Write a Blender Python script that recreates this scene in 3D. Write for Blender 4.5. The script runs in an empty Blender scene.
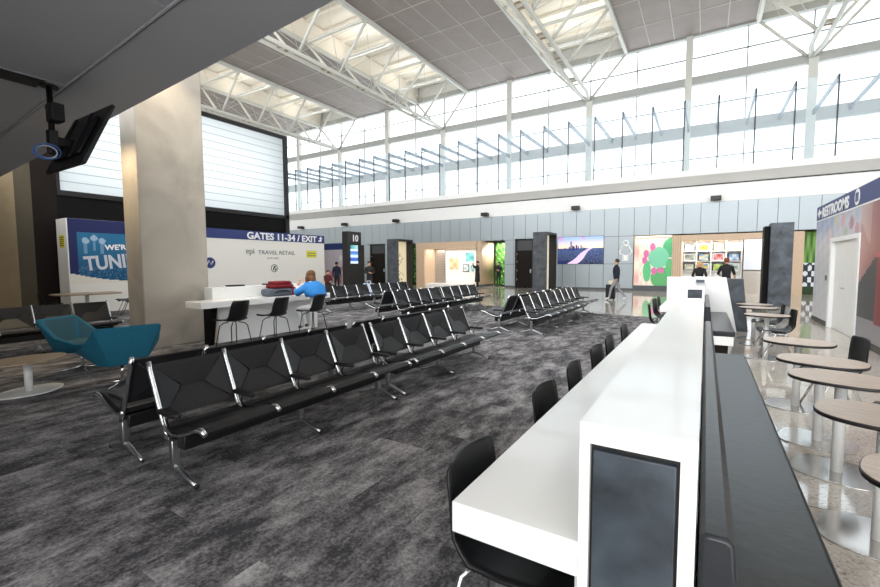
import bpy, bmesh, math, random
from mathutils import Vector, Matrix
random.seed(7)
PI = math.pi
sc = bpy.context.scene
COL = sc.collection

# ------------------------------------------------------------------ colours and materials
def lin(h):
    h = h.lstrip('#')
    def f(c):
        c /= 255.0
        return c / 12.92 if c <= 0.04045 else ((c + 0.055) / 1.055) ** 2.4
    return tuple(f(int(h[i:i + 2], 16)) for i in (0, 2, 4))

MATS = {}
def mat(name, hexcol='#808080', rough=0.5, metal=0.0, spec=0.5, emit=None, estr=0.0, noise=0.0, nscale=8.0, coat=0.0, bump=0.0):
    if name in MATS:
        return MATS[name]
    m = bpy.data.materials.new(name); m.use_nodes = True
    nt = m.node_tree; b = nt.nodes['Principled BSDF']
    c = lin(hexcol)
    b.inputs['Base Color'].default_value = (*c, 1)
    b.inputs['Roughness'].default_value = rough
    b.inputs['Metallic'].default_value = metal
    b.inputs['Specular IOR Level'].default_value = spec
    b.inputs['Coat Weight'].default_value = coat
    if emit:
        b.inputs['Emission Color'].default_value = (*lin(emit), 1)
        b.inputs['Emission Strength'].default_value = estr
    if noise or bump:
        tc = nt.nodes.new('ShaderNodeTexCoord')
        n = nt.nodes.new('ShaderNodeTexNoise'); n.inputs['Scale'].default_value = nscale; n.inputs['Detail'].default_value = 6
        nt.links.new(tc.outputs['Object'], n.inputs['Vector'])
        if noise:
            r = nt.nodes.new('ShaderNodeValToRGB')
            r.color_ramp.elements[0].position = 0.3; r.color_ramp.elements[1].position = 0.7
            r.color_ramp.elements[0].color = (*[x * (1 - noise) for x in c], 1)
            r.color_ramp.elements[1].color = (*[min(1, x * (1 + noise)) for x in c], 1)
            nt.links.new(n.outputs['Fac'], r.inputs['Fac']); nt.links.new(r.outputs['Color'], b.inputs['Base Color'])
        if bump:
            bp = nt.nodes.new('ShaderNodeBump'); bp.inputs['Strength'].default_value = bump; bp.inputs['Distance'].default_value = 0.01
            nt.links.new(n.outputs['Fac'], bp.inputs['Height']); nt.links.new(bp.outputs['Normal'], b.inputs['Normal'])
    MATS[name] = m
    return m

def mat_attr(name, rough=0.5, estr=0.0, spec=0.3):
    m = bpy.data.materials.new(name); m.use_nodes = True
    nt = m.node_tree; b = nt.nodes['Principled BSDF']
    a = nt.nodes.new('ShaderNodeVertexColor'); a.layer_name = 'print'
    nt.links.new(a.outputs['Color'], b.inputs['Base Color'])
    b.inputs['Roughness'].default_value = rough; b.inputs['Specular IOR Level'].default_value = spec
    if estr:
        nt.links.new(a.outputs['Color'], b.inputs['Emission Color']); b.inputs['Emission Strength'].default_value = estr
    return m

def glass_mat(name, tint=(1, 1, 1), refl=0.08):
    m = bpy.data.materials.new(name); m.use_nodes = True
    nt = m.node_tree; nt.nodes.clear()
    o = nt.nodes.new('ShaderNodeOutputMaterial'); mx = nt.nodes.new('ShaderNodeMixShader')
    t = nt.nodes.new('ShaderNodeBsdfTransparent'); g = nt.nodes.new('ShaderNodeBsdfGlossy')
    t.inputs['Color'].default_value = (*tint, 1); g.inputs['Roughness'].default_value = 0.02
    f = nt.nodes.new('ShaderNodeLayerWeight'); f.inputs['Blend'].default_value = refl
    nt.links.new(f.outputs['Fresnel'], mx.inputs['Fac']); nt.links.new(t.outputs[0], mx.inputs[1]); nt.links.new(g.outputs[0], mx.inputs[2])
    nt.links.new(mx.outputs[0], o.inputs['Surface'])
    return m

def wood_mat(name, c1, c2, scale=(1, 14, 14), rough=0.45):
    m = bpy.data.materials.new(name); m.use_nodes = True
    nt = m.node_tree; b = nt.nodes['Principled BSDF']
    tc = nt.nodes.new('ShaderNodeTexCoord'); mp = nt.nodes.new('ShaderNodeMapping'); mp.inputs['Scale'].default_value = scale
    n = nt.nodes.new('ShaderNodeTexNoise'); n.inputs['Scale'].default_value = 5; n.inputs['Detail'].default_value = 5
    r = nt.nodes.new('ShaderNodeValToRGB')
    r.color_ramp.elements[0].position = 0.3; r.color_ramp.elements[1].position = 0.7
    r.color_ramp.elements[0].color = (*lin(c1), 1); r.color_ramp.elements[1].color = (*lin(c2), 1)
    nt.links.new(tc.outputs['Object'], mp.inputs['Vector']); nt.links.new(mp.outputs[0], n.inputs['Vector'])
    nt.links.new(n.outputs['Fac'], r.inputs['Fac']); nt.links.new(r.outputs[0], b.inputs['Base Color'])
    b.inputs['Roughness'].default_value = rough
    return m

def carpet_mat():
    m = bpy.data.materials.new('carpet_planks'); m.use_nodes = True
    nt = m.node_tree; b = nt.nodes['Principled BSDF']; L = nt.links.new; N = nt.nodes.new
    tc = N('ShaderNodeTexCoord')
    # carpet planks, long side running with the counter
    mp = N('ShaderNodeMapping'); mp.inputs['Rotation'].default_value = (0, 0, PI / 2)
    L(tc.outputs['Object'], mp.inputs['Vector'])
    br = N('ShaderNodeTexBrick'); br.inputs['Scale'].default_value = 1.0
    br.inputs['Brick Width'].default_value = 1.0; br.inputs['Row Height'].default_value = 0.5
    br.inputs['Mortar Size'].default_value = 0.0; br.offset = 0.37; br.offset_frequency = 2
    br.inputs['Color1'].default_value = (0, 0, 0, 1); br.inputs['Color2'].default_value = (1, 1, 1, 1); br.inputs['Bias'].default_value = 0
    L(mp.outputs[0], br.inputs['Vector'])
    mp2 = N('ShaderNodeMapping'); mp2.inputs['Scale'].default_value = (5.2, 2.3, 1)
    L(tc.outputs['Object'], mp2.inputs['Vector'])
    n1 = N('ShaderNodeTexNoise'); n1.noise_dimensions = '4D'; n1.inputs['Scale'].default_value = 1.0; n1.inputs['Detail'].default_value = 9; n1.inputs['Roughness'].default_value = 0.68
    L(mp2.outputs[0], n1.inputs['Vector'])
    mu = N('ShaderNodeMath'); mu.operation = 'MULTIPLY'; mu.inputs[1].default_value = 1.6
    L(br.outputs['Color'], mu.inputs[0]); L(mu.outputs[0], n1.inputs['W'])
    n2 = N('ShaderNodeTexNoise'); n2.inputs['Scale'].default_value = 60; n2.inputs['Detail'].default_value = 3
    L(tc.outputs['Object'], n2.inputs['Vector'])
    a1 = N('ShaderNodeMath'); a1.operation = 'MULTIPLY_ADD'; a1.inputs[1].default_value = 0.34
    L(n2.outputs['Fac'], a1.inputs[0]); L(n1.outputs['Fac'], a1.inputs[2])
    a2 = N('ShaderNodeMath'); a2.operation = 'MULTIPLY_ADD'; a2.inputs[1].default_value = 0.035
    L(br.outputs['Color'], a2.inputs[0]); L(a1.outputs[0], a2.inputs[2])
    r = N('ShaderNodeValToRGB'); e = r.color_ramp.elements
    e[0].position = 0.58; e[0].color = (*lin('#424144'), 1); e[1].position = 0.90; e[1].color = (*lin('#b4b1b1'), 1)
    k = e.new(0.69); k.color = (*lin('#706e70'), 1)
    L(a2.outputs[0], r.inputs['Fac']); L(r.outputs[0], b.inputs['Base Color'])
    b.inputs['Roughness'].default_value = 0.95; b.inputs['Specular IOR Level'].default_value = 0.1
    bp = N('ShaderNodeBump'); bp.inputs['Strength'].default_value = 0.3; bp.inputs['Distance'].default_value = 0.004
    L(n2.outputs['Fac'], bp.inputs['Height']); L(bp.outputs[0], b.inputs['Normal'])
    return m

def terrazzo_mat():
    m = bpy.data.materials.new('terrazzo'); m.use_nodes = True
    nt = m.node_tree; b = nt.nodes['Principled BSDF']; L = nt.links.new; N = nt.nodes.new
    tc = N('ShaderNodeTexCoord'); v = N('ShaderNodeTexVoronoi'); v.inputs['Scale'].default_value = 70
    L(tc.outputs['Object'], v.inputs['Vector'])
    r = N('ShaderNodeValToRGB'); e = r.color_ramp.elements
    e[0].position = 0.0; e[0].color = (*lin('#8a8178'), 1); e[1].position = 1.0; e[1].color = (*lin('#dcd7ce'), 1)
    k = e.new(0.18); k.color = (*lin('#bdb5ab'), 1)
    L(v.outputs['Color'], r.inputs['Fac'])
    # joint strips
    br = N('ShaderNodeTexBrick'); br.offset = 0.0; br.inputs['Scale'].default_value = 1
    br.inputs['Brick Width'].default_value = 3.6; br.inputs['Row Height'].default_value = 3.6; br.inputs['Mortar Size'].default_value = 0.006
    br.inputs['Color1'].default_value = (1, 1, 1, 1); br.inputs['Color2'].default_value = (0.86, 0.85, 0.83, 1); br.inputs['Mortar'].default_value = (.35, .35, .35, 1)
    L(tc.outputs['Object'], br.inputs['Vector'])
    mx = N('ShaderNodeMix'); mx.data_type = 'RGBA'; mx.blend_type = 'MULTIPLY'; mx.inputs['Factor'].default_value = 1
    L(r.outputs[0], mx.inputs['A']); L(br.outputs['Color'], mx.inputs['B']); L(mx.outputs['Result'], b.inputs['Base Color'])
    b.inputs['Roughness'].default_value = 0.05; b.inputs['Specular IOR Level'].default_value = 0.85
    return m

def slate_mat(name, c1, c2, rough=0.45, scale=2.2):
    m = bpy.data.materials.new(name); m.use_nodes = True
    nt = m.node_tree; b = nt.nodes['Principled BSDF']; L = nt.links.new; N = nt.nodes.new
    tc = N('ShaderNodeTexCoord'); n = N('ShaderNodeTexNoise'); n.inputs['Scale'].default_value = scale; n.inputs['Detail'].default_value = 9; n.inputs['Distortion'].default_value = 0.8
    L(tc.outputs['Object'], n.inputs['Vector'])
    r = N('ShaderNodeValToRGB'); e = r.color_ramp.elements
    e[0].position = 0.32; e[0].color = (*lin(c1), 1); e[1].position = 0.72; e[1].color = (*lin(c2), 1)
    L(n.outputs['Fac'], r.inputs['Fac']); L(r.outputs[0], b.inputs['Base Color'])
    b.inputs['Roughness'].default_value = rough
    return m

white = mat('solid_surface_white', '#f2f2f0', 0.22, coat=0.15)
white_paint = mat('white_paint', '#f0f0ee', 0.6)
white_metal = mat('white_metal', '#e6e6e4', 0.35)
off_white = mat('off_white_panel', '#ebe7df', 0.55)
leather = mat('black_leather', '#1b1b1e', 0.45, spec=.38, noise=0.12, nscale=30, bump=0.10)
bench_leather = mat('grey_black_vinyl', '#161b21', 0.32, noise=0.10, nscale=14, bump=0.15)
black_plastic = mat('black_plastic', '#131416', 0.42, spec=.4)
black_metal = mat('black_metal', '#101011', 0.4)
black_panel = mat('black_panel', '#0b0a0b', 0.6, spec=.15)
brown_black = mat('brown_black_panel', '#19110e', 0.6, spec=.2)
chrome = mat('polished_aluminium', '#d8d9da', 0.16, metal=1.0)
alu = mat('satin_aluminium', '#c2c4c6', 0.3, metal=1.0)
teal = mat('teal_fabric', '#0f6079', 0.85, noise=0.15, nscale=60)
teal_in = mat('dark_teal_fabric', '#2b5361', 0.9, noise=0.15, nscale=60)
navy = mat('navy_blue', '#2d3a73', 0.5)
navy_dark = mat('deep_navy', '#1c2350', 0.55)
yellow = mat('yellow_paper', '#d9cf2c', 0.6)
wood_top = wood_mat('grey_oak_laminate', '#ab998a', '#c9b8a8', (2, 22, 2), 0.35)
wood_brown = wood_mat('oak_laminate', '#8d7a66', '#a8947d', (2, 22, 2), 0.4)
wood_wall = wood_mat('pale_oak_slats', '#c4a88c', '#d6bda2', (14, 14, 0.8), 0.5)
dark_edge = mat('dark_table_edge', '#1d1a1b', 0.4)
concrete = slate_mat('board_concrete', '#9d968b', '#bdb5a9', 0.75, 0.9)
slate = slate_mat('slate_panel', '#23292f', '#4f5861', 0.38, 3.2)
slate_dark = slate_mat('dark_slate', '#33363b', '#53565b', 0.55, 3.0)
silver_panel = mat('silver_panel', '#aab3b8', 0.36, metal=0.25)
soffit_mat = mat('grey_soffit_panel', '#b4b5b9', 0.6)
ceil_panel = mat('grey_ceiling_panel', '#8d827b', 0.6, noise=0.06, nscale=1.2)
steel_white = mat('white_steel', '#cfcec6', 0.45)
beam_grey = mat('window_beam_grey', '#a9aaa6', 0.5)
grey_steel = mat('grey_steel', '#8a929a', 0.45)
deck_mat = mat('roof_deck', '#efe9dd', 0.6)
frame_grey = mat('window_frame_grey', '#8f9292', 0.5)
red_fabric = mat('red_fabric', '#7d1622', 0.8)
grey_fabric = mat('grey_fabric', '#5d6470', 0.85)
carpet_m = carpet_mat(); terrazzo = terrazzo_mat()
win_glass = glass_mat('window_glass', (0.97, 0.99, 1.0), 0.06)
rail_glass = glass_mat('balustrade_glass', (0.95, 0.985, 1.0), 0.10)
_nt = rail_glass.node_tree; _o = [n for n in _nt.nodes if n.type == 'OUTPUT_MATERIAL'][0]; _mx0 = [n for n in _nt.nodes if n.type == 'MIX_SHADER'][0]
_tl = _nt.nodes.new('ShaderNodeBsdfTranslucent'); _tl.inputs['Color'].default_value = (.93, .96, 1, 1); _mv = _nt.nodes.new('ShaderNodeMixShader'); _mv.inputs['Fac'].default_value = .13
_nt.links.new(_mx0.outputs[0], _mv.inputs[1]); _nt.links.new(_tl.outputs[0], _mv.inputs[2]); _nt.links.new(_mv.outputs[0], _o.inputs['Surface'])

# ------------------------------------------------------------------ mesh helpers
class MB:
    def __init__(self): self.bm = bmesh.new(); self.mats = []
    def mi(self, m):
        if m not in self.mats: self.mats.append(m)
        return self.mats.index(m)
    def _set(self, faces, m, smooth=False):
        i = self.mi(m)
        for f in faces: f.material_index = i; f.smooth = smooth
    def box(self, p0, p1, m, b=0.0, seg=2):
        x0, y0, z0 = [min(a, c) for a, c in zip(p0, p1)]; x1, y1, z1 = [max(a, c) for a, c in zip(p0, p1)]
        v = [self.bm.verts.new(p) for p in ((x0, y0, z0), (x1, y0, z0), (x1, y1, z0), (x0, y1, z0), (x0, y0, z1), (x1, y0, z1), (x1, y1, z1), (x0, y1, z1))]
        fs = [self.bm.faces.new([v[i] for i in q]) for q in ((0, 3, 2, 1), (4, 5, 6, 7), (0, 1, 5, 4), (1, 2, 6, 5), (2, 3, 7, 6), (3, 0, 4, 7))]
        self._set(fs, m)
        if b > 0:
            es = list({e for f in fs for e in f.edges})
            r = bmesh.ops.bevel(self.bm, geom=es, offset=b, segments=seg, affect='EDGES', profile=0.5)
            self._set(r['faces'], m, True)
        return self
    def prism(self, pts, m, axis='Z', a=0.0, b=1.0, smooth=False, bev=0.0):
        # pts: 2d outline, extruded along axis from a to b
        def P(p, t):
            return {'Z': (p[0], p[1], t), 'Y': (p[0], t, p[1]), 'X': (t, p[0], p[1])}[axis]
        lo = [self.bm.verts.new(P(p, a)) for p in pts]; hi = [self.bm.verts.new(P(p, b)) for p in pts]
        n = len(pts)
        caps = [self.bm.faces.new(lo[::-1]), self.bm.faces.new(hi)]
        sides = [self.bm.faces.new((lo[i], lo[(i + 1) % n], hi[(i + 1) % n], hi[i])) for i in range(n)]
        self._set(caps, m); self._set(sides, m, smooth)
        bmesh.ops.recalc_face_normals(self.bm, faces=caps + sides)
        if bev > 0:
            es = list({e for f in caps for e in f.edges})
            r = bmesh.ops.bevel(self.bm, geom=es, offset=bev, segments=2, affect='EDGES', profile=0.5)
            self._set(r['faces'], m, True)
        return self
    def tube(self, pts, r, m, seg=8, ry=None, up=Vector((0, 0, 1)), smooth=True):
        pts = [Vector(p) for p in pts]; n = len(pts)
        rs = r if isinstance(r, (list, tuple)) else [r] * n
        rings = []
        prev = None
        for i, p in enumerate(pts):
            t = (pts[min(i + 1, n - 1)] - pts[max(i - 1, 0)]).normalized()
            if prev is None:
                u = up if abs(t.dot(up)) < 0.95 else Vector((0, 1, 0)) if abs(t.y) < 0.9 else Vector((1, 0, 0))
                s = t.cross(u).normalized()
            else:
                s = (prev - t * prev.dot(t)).normalized()
            prev = s
            w = s.cross(t).normalized()
            q = (ry / (rs[i] or 1) if ry else 1)
            rings.append([self.bm.verts.new(p + s * math.cos(2 * PI * k / seg) * rs[i] + w * math.sin(2 * PI * k / seg) * rs[i] * q) for k in range(seg)])
        fs = []
        for i in range(n - 1):
            for k in range(seg):
                fs.append(self.bm.faces.new((rings[i][k], rings[i][(k + 1) % seg], rings[i + 1][(k + 1) % seg], rings[i + 1][k])))
        self._set(fs, m, smooth)
        caps = [self.bm.faces.new(rings[0][::-1]), self.bm.faces.new(rings[-1])]
        self._set(caps, m)
        bmesh.ops.recalc_face_normals(self.bm, faces=fs + caps)
        return self
    def ball(self, c, r, m, sx=1, sy=1, sz=1, u=12, v=8):
        M = Matrix.Translation(c) @ Matrix.Diagonal((sx, sy, sz, 1))
        g = bmesh.ops.create_uvsphere(self.bm, u_segments=u, v_segments=v, radius=r, matrix=M)
        fs = {f for vv in g['verts'] for f in vv.link_faces}
        self._set(fs, m, True); return self
    def quad(self, pts, m, smooth=False):
        f = self.bm.faces.new([self.bm.verts.new(p) for p in pts]); self._set([f], m, smooth); return self
    def grid(self, rows, m, smooth=True, thick=0.0, closed=False):
        # rows: list of rows of points
        V = [[self.bm.verts.new(p) for p in r] for r in rows]; fs = []
        nc = len(rows[0])
        for i in range(len(rows) - 1):
            for k in range(nc if closed else nc - 1):
                fs.append(self.bm.faces.new((V[i][k], V[i][(k + 1) % nc], V[i + 1][(k + 1) % nc], V[i + 1][k])))
        self._set(fs, m, smooth)
        if thick:
            bmesh.ops.recalc_face_normals(self.bm, faces=fs)
            r = bmesh.ops.solidify(self.bm, geom=fs, thickness=thick)
            nf = [g for g in r['geom'] if isinstance(g, bmesh.types.BMFace)]
            self._set(nf, m, smooth)
        return self
    def build(self, name, parent=None, recalc=False):
        if recalc: bmesh.ops.recalc_face_normals(self.bm, faces=self.bm.faces)
        me = bpy.data.meshes.new(name); self.bm.to_mesh(me); self.bm.free()
        for m in self.mats: me.materials.append(m)
        o = bpy.data.objects.new(name, me); COL.objects.link(o)
        if parent is not None: o.parent = parent
        return o

def thing(name, label, cat, loc=(0, 0, 0), rz=0.0, group=None):
    o = bpy.data.objects.new(name, None); COL.objects.link(o)
    o.location = loc; o.rotation_euler = (0, 0, rz); o.empty_display_size = 0.2
    return tag(o, label, cat, group)
def tag(o, label, cat, group=None):
    o['label'] = label; o['category'] = cat
    if group: o['group'] = group
    return o
def struct(o, label=None, cat=None):
    o['kind'] = 'structure'
    if label: o['label'] = label
    if cat: o['category'] = cat
    return o
def kids(o): return [c for c in bpy.data.objects if c.parent == o]
def dup(root, loc, rz=None, label=None, group=None):
    def cp(o, par):
        c = o.copy(); COL.objects.link(c)
        if par is not None: c.parent = par
        for k in KIDS[o.name]: cp(k, c)
        return c
    KIDS = {}
    def reg(o):
        KIDS[o.name] = kids(o)
        for k in KIDS[o.name]: reg(k)
    reg(root)
    r = cp(root, None); r.location = loc
    if rz is not None: r.rotation_euler = (0, 0, rz)
    if label: r['label'] = label
    if group: r['group'] = group
    return r

def superellipse(a, b, n=2.6, k=40):
    out = []
    for i in range(k):
        t = 2 * PI * i / k; c, s = math.cos(t), math.sin(t)
        out.append((a * math.copysign(abs(c) ** (2 / n), c), b * math.copysign(abs(s) ** (2 / n), s)))
    return out

def text_mesh(name, s, size, m, parent, M, bold=0.0, depth=0.004, align='LEFT', shear=0.0, space=1.0, fit=None):
    cu = bpy.data.curves.new('tmp_text', 'FONT'); cu.body = s; cu.size = size; cu.extrude = depth; cu.offset = bold * size
    cu.align_x = align; cu.shear = shear; cu.space_character = space; cu.resolution_u = 3
    t = bpy.data.objects.new('tmp_text', cu); COL.objects.link(t)
    dg = bpy.context.evaluated_depsgraph_get()
    me = bpy.data.meshes.new_from_object(t.evaluated_get(dg))
    bpy.data.objects.remove(t); bpy.data.curves.remove(cu)
    me.name = name; me.materials.clear(); me.materials.append(m)
    if fit:
        wd = max(v.co.x for v in me.vertices) - min(v.co.x for v in me.vertices); me.transform(Matrix.Diagonal((fit / wd, 1, 1, 1)))
    me.transform(M)
    o = bpy.data.objects.new(name, me); COL.objects.link(o); o.parent = parent
    return o
# text frames: local x along u, y up (z), facing normal u x z
def TM(origin, u, shear_rot=0.0):
    u = Vector(u).normalized(); z = Vector((0, 0, 1)); n = u.cross(z)
    M = Matrix((u, z, n)).transposed().to_4x4()
    if shear_rot: M = M @ Matrix.Rotation(shear_rot, 4, 'Z')
    M.translation = Vector(origin)
    return M

def mural(name, parent, origin, u, w, h, nu, nv, func, m):
    """a flat printed panel: func(s,t) -> srgb hex/tuple, s along u, t up"""
    u = Vector(u).normalized(); o0 = Vector(origin); me = bpy.data.meshes.new(name)
    vs = []; fs = []; cols = []
    for j in range(nv + 1):
        for i in range(nu + 1):
            vs.append(o0 + u * (w * i / nu) + Vector((0, 0, h * j / nv)))
    for j in range(nv):
        for i in range(nu):
            a = j * (nu + 1) + i
            fs.append((a, a + 1, a + nu + 2, a + nu + 1)); cols.append(func((i + .5) / nu, (j + .5) / nv))
    me.from_pydata(vs, [], fs)
    ca = me.color_attributes.new('print', 'FLOAT_COLOR', 'CORNER')
    for p in me.polygons:
        c = cols[p.index]; c = lin(c) if isinstance(c, str) else c
        for li in p.loop_indices: ca.data[li].color = (*c, 1)
    me.materials.append(m)
    ob = bpy.data.objects.new(name, me); COL.objects.link(ob); ob.parent = parent
    return ob
def mixc(a, b, t):
    t = max(0, min(1, t)); a = lin(a) if isinstance(a, str) else a; b = lin(b) if isinstance(b, str) else b
    return tuple(x * (1 - t) + y * t for x, y in zip(a, b))
print_mat = mat_attr('printed_film', 0.35)
screen_mat = mat_attr('lit_screen', 0.2, .30)
lit_print = mat_attr('backlit_print', 0.4, 0.10)

ORD = ['first', 'second', 'third', 'fourth', 'fifth', 'sixth', 'seventh', 'eighth', 'ninth', 'tenth']

# ------------------------------------------------------------------ camera
cam_d = bpy.data.cameras.new('camera'); cam = bpy.data.objects.new('camera', cam_d); COL.objects.link(cam)
CR = Vector((0.85112247, 0.52495188, -0.00400889)); CD = Vector((0.03221085, -0.05984358, -0.99768793)); CF = Vector((-0.52397806, 0.84902549, -0.06784336))
cm = Matrix((CR, -CD, -CF)).transposed().to_4x4(); cm.translation = Vector((0, 0, 1.6))
cam.matrix_world = cm
cam_d.sensor_width = 36.0; cam_d.lens = 429.788 / 880 * 36.0; cam_d.clip_end = 300; cam_d.clip_start = 0.02
sc.camera = cam

# ------------------------------------------------------------------ SETTING
def soff_y(x): return 2.975 - 0.0622 * (x + 2.945)

mb = MB(); mb.box((-42, -4, -0.1), (16, 33, 0.0), terrazzo); struct(mb.build('floor'), 'polished terrazzo floor of the concourse', 'floor')
mb = MB(); mb.prism([(-19, -4), (-0.15, -4), (-0.15, 14.0), (-1.3, 14.05), (-8, 15.2), (-19, 16.9)], carpet_m, 'Z', 0.0, 0.008)
struct(mb.build('floor'), 'mottled grey carpet planks of the gate seating area', 'carpet')

# hall ceiling: strips of grey panels between the open truss bays, white deck above
HALL_X = [(-41.5, -34.5), (-29.4, -22.3), (-17.2, -10.1), (-5.0, 2.1), (7.2, 14.3)]
line_m = mat('ceiling_joint', '#b5ada5', 0.5)
mb = MB()
for x0, x1 in HALL_X:
    mb.box((x0, 2.5, 15.9), (x1, 32.5, 15.96), ceil_panel)
    n = 5
    for k in range(n + 1):
        x = x0 + (x1 - x0) * k / n
        mb.box((x - .025, 2.5, 15.88), (x + .025, 32.5, 15.905), line_m)
    for k in range(11):
        y = 32.4 - 3.0 * k
        if y > 2.5: mb.box((x0, y - .025, 15.88), (x1, y + .025, 15.905), line_m)
    for x in (x0, x1): mb.box((x - .04, 2.5, 15.85), (x + .04, 32.5, 17.25), deck_mat)
struct(mb.build('ceiling'), 'grey panelled ceiling strips between the roof trusses', 'ceiling')
mb = MB()
mb.box((-42, 1.5, 17.3), (16, 33, 17.5), deck_mat)
for k in range(20):
    y = 32.2 - 1.53 * k
    mb.box((-42, y - .08, 17.1), (16, y + .08, 17.3), deck_mat)
struct(mb.build('ceiling'), 'white ribbed roof deck above the trusses', 'ceiling')

# low soffit over the camera
sl = -0.0622
mb = MB()
XL, XR = -19.2, 15.8
def strip(ya, yb, z0, z1, m):   # ya/yb: offsets from the soffit edge line
    mb.prism([(XL, soff_y(XL) + ya), (XR, soff_y(XR) + ya), (XR, soff_y(XR) + yb), (XL, soff_y(XL) + yb)], m, 'Z', z0, z1)
gap = 0.022
strip(-0.80, 0.0, 4.0, 4.5, soffit_mat)
strip(-0.842, -0.822, 3.985, 4.5, soffit_mat)
for j, (ya, yb) in enumerate([(-3.0, -0.845), (-5.2, -3.015), (-7.2, -5.215)]):
    xs = [XL, -16.1, -13.1, -10.1, -7.35, -4.35, -1.35, 1.65, 4.65, 7.65, 10.65, XR]
    for a, b in zip(xs, xs[1:]):
        mb.prism([(a + gap, soff_y(a) + ya), (b - gap, soff_y(b) + ya), (b - gap - .062 * (yb - ya) * 0, soff_y(b) + yb), (a + gap, soff_y(a) + yb)], soffit_mat, 'Z', 4.005, 4.5)
strip(-7.2, -0.05, 4.12, 4.6, black_metal)
struct(mb.build('ceiling'), 'low dark grey metal soffit over the near seating', 'ceiling')
mb = MB(); mb.box((-7.75, 1.15, 3.992), (-7.40, 2.22, 4.01), black_metal)
struct(mb.build('trim_1'))

# ---- back wall with its openings
WY = 27.5
P0 = -3.63; PW = 0.83
mb = MB()
def panel_row(xa, xb, z0, z1):
    k0 = math.floor((xa - P0) / PW); x = P0 + k0 * PW
    while x < xb - 1e-6:
        a, b = max(x, xa), min(x + PW, xb)
        if b - a > 0.03: mb.box((a + .011, WY, z0 + .01), (b - .011, WY + .03, z1 - .01), silver_panel)
        x += PW
panel_row(-42, 16, 3.22, 4.87)
mb.box((-42, WY + .03, 3.22), (16, WY + .2, 4.87), black_metal)
solid = [(-42, -23.8), (-22.2, -19.5), (-11.75, -11.0), (-9.75, P0), (5.2, 16)]
for a, b in solid:
    panel_row(a, b, 1.58, 3.22); panel_row(a, b, 0.12, 1.58)
    mb.box((a, WY + .03, 0), (b, WY + .2, 3.22), black_metal)
struct(mb.build('wall_back'), 'silver metal panel wall at the back of the concourse', 'wall')
kick = mat('dark_kickplate', '#54565a', 0.4)
mb = MB()
for a, b in solid: mb.box((a, WY - .012, 0), (b, WY + .01, 0.12), kick)
struct(mb.build('baseboard_back'))
# white bulkhead above
mb = MB()
mb.box((-42, WY + .02, 4.87), (16, WY + .25, 5.79), white_paint)
struct(mb.build('wall_bulkhead'), 'white bulkhead above the silver panels', 'wall')
mb = MB(); mb.box((-26, WY - .015, 5.775), (16, WY + .05, 5.83), black_metal); struct(mb.build('trim_2'))
grey_under = mat('soffit_light_grey', '#c9c9c6', 0.6)
mb = MB()
mb.prism([(WY + .25, 5.83), (WY, 5.83), (26.65, 6.2), (26.65, 6.5), (26.9, 6.52), (32.6, 6.52), (32.6, 5.83)], white_paint, 'X', -42, 16)
struct(mb.build('floor'), 'white edge and floor of the upper glass walkway', 'walkway')
# ---- big window wall
GY = 32.7
mb = MB()
for x in (-37.9, -25.7, -13.5, -1.3, 10.9): mb.box((x - .2, GY - .45, 0), (x + .2, GY - .1, 15.9), steel_white)
for x in (-31.8, -19.6, -7.4, 4.8): mb.box((x - .22, GY - .45, 0), (x + .22, GY - .1, 13.1), steel_white)
wf = struct(mb.build('window_1'), 'tall clerestory window wall above the walkway', 'window')
mb = MB()
for z0, z1, d in ((15.8, 16.2, .3), (12.85, 13.35, .33), (9.6, 10.35, .3), (6.3, 6.56, .1)): mb.box((-42, GY - .1 - d, z0), (16, GY - .05, z1), beam_grey)
for z in (14.6, 11.6, 8.3): mb.box((-42, GY - .12, z - .035), (16, GY, z + .035), frame_grey)
for k in range(20):
    x = -1.3 - 3.05 * (k - 5)
    mb.box((x - .035, GY - .12, 6.3), (x + .035, GY, 15.9), frame_grey)
mb.build('mullions', wf)
mb = MB(); mb.box((-42, GY + .02, 6.3), (16, GY + .03, 15.9), win_glass); mb.build('pane', wf)
mb = MB(); mb.box((-42, 32.72, 0), (16, 32.9, 6.3), white_paint); mb.box((-42, 32.72, 15.9), (16, 32.95, 17.4), white_paint); struct(mb.build('wall_far'))
# end walls
mb = MB(); mb.box((-42.2, -4, 0), (-42, 33, 17.4), white_paint); struct(mb.build('wall_west'))
mb = MB(); mb.box((16, -4, 0), (16.2, 33, 17.4), white_paint); struct(mb.build('wall_east'))
# unseen clerestory above the soffit, added for frontal fill; then an assumed rear window
mb = MB()
for k in range(20):
    x = -41 + 3.05 * k; mb.box((x - .04, 1.55, 5.2), (x + .04, 1.67, 17.3), frame_grey)
for z in (5.2, 8.3, 11.5, 14.6): mb.box((-42, 1.55, z - .05), (16, 1.67, z + .05), frame_grey)
struct(mb.build('fill_clerestory'))
mb = MB(); mb.box((-42, -4.2, 0), (-1.5, -4.0, 4.6), white_paint); mb.box((9, -4.2, 0), (16, -4, 4.6), white_paint)
mb.box((-1.5, -4.2, 3.3), (9, -4, 4.6), white_paint); mb.box((-1.5, -4.2, 0), (9, -4, 0.3), white_paint)  # opening left for the assumed rear window
struct(mb.build('wall_rear'))
mb = MB()
for x in (-1.5, 1.1, 3.75, 6.4, 9): mb.box((x - .04, -4.12, .3), (x + .04, -4, 3.3), frame_grey)
for z in (.3, 3.3): mb.box((-1.5, -4.12, z - .04), (9, -4, z + .04), frame_grey)
struct(mb.build('assumed_rear_window'))  # unseen window, assumed from the brightness of the counter fronts
mb = MB(); mb.box((-42, 1.5, 4.6), (-19.2, 1.7, 5.2), white_paint); mb.box((-42, -4, 4.55), (16, 1.6, 4.7), white_paint); struct(mb.build('ceiling'))

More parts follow.
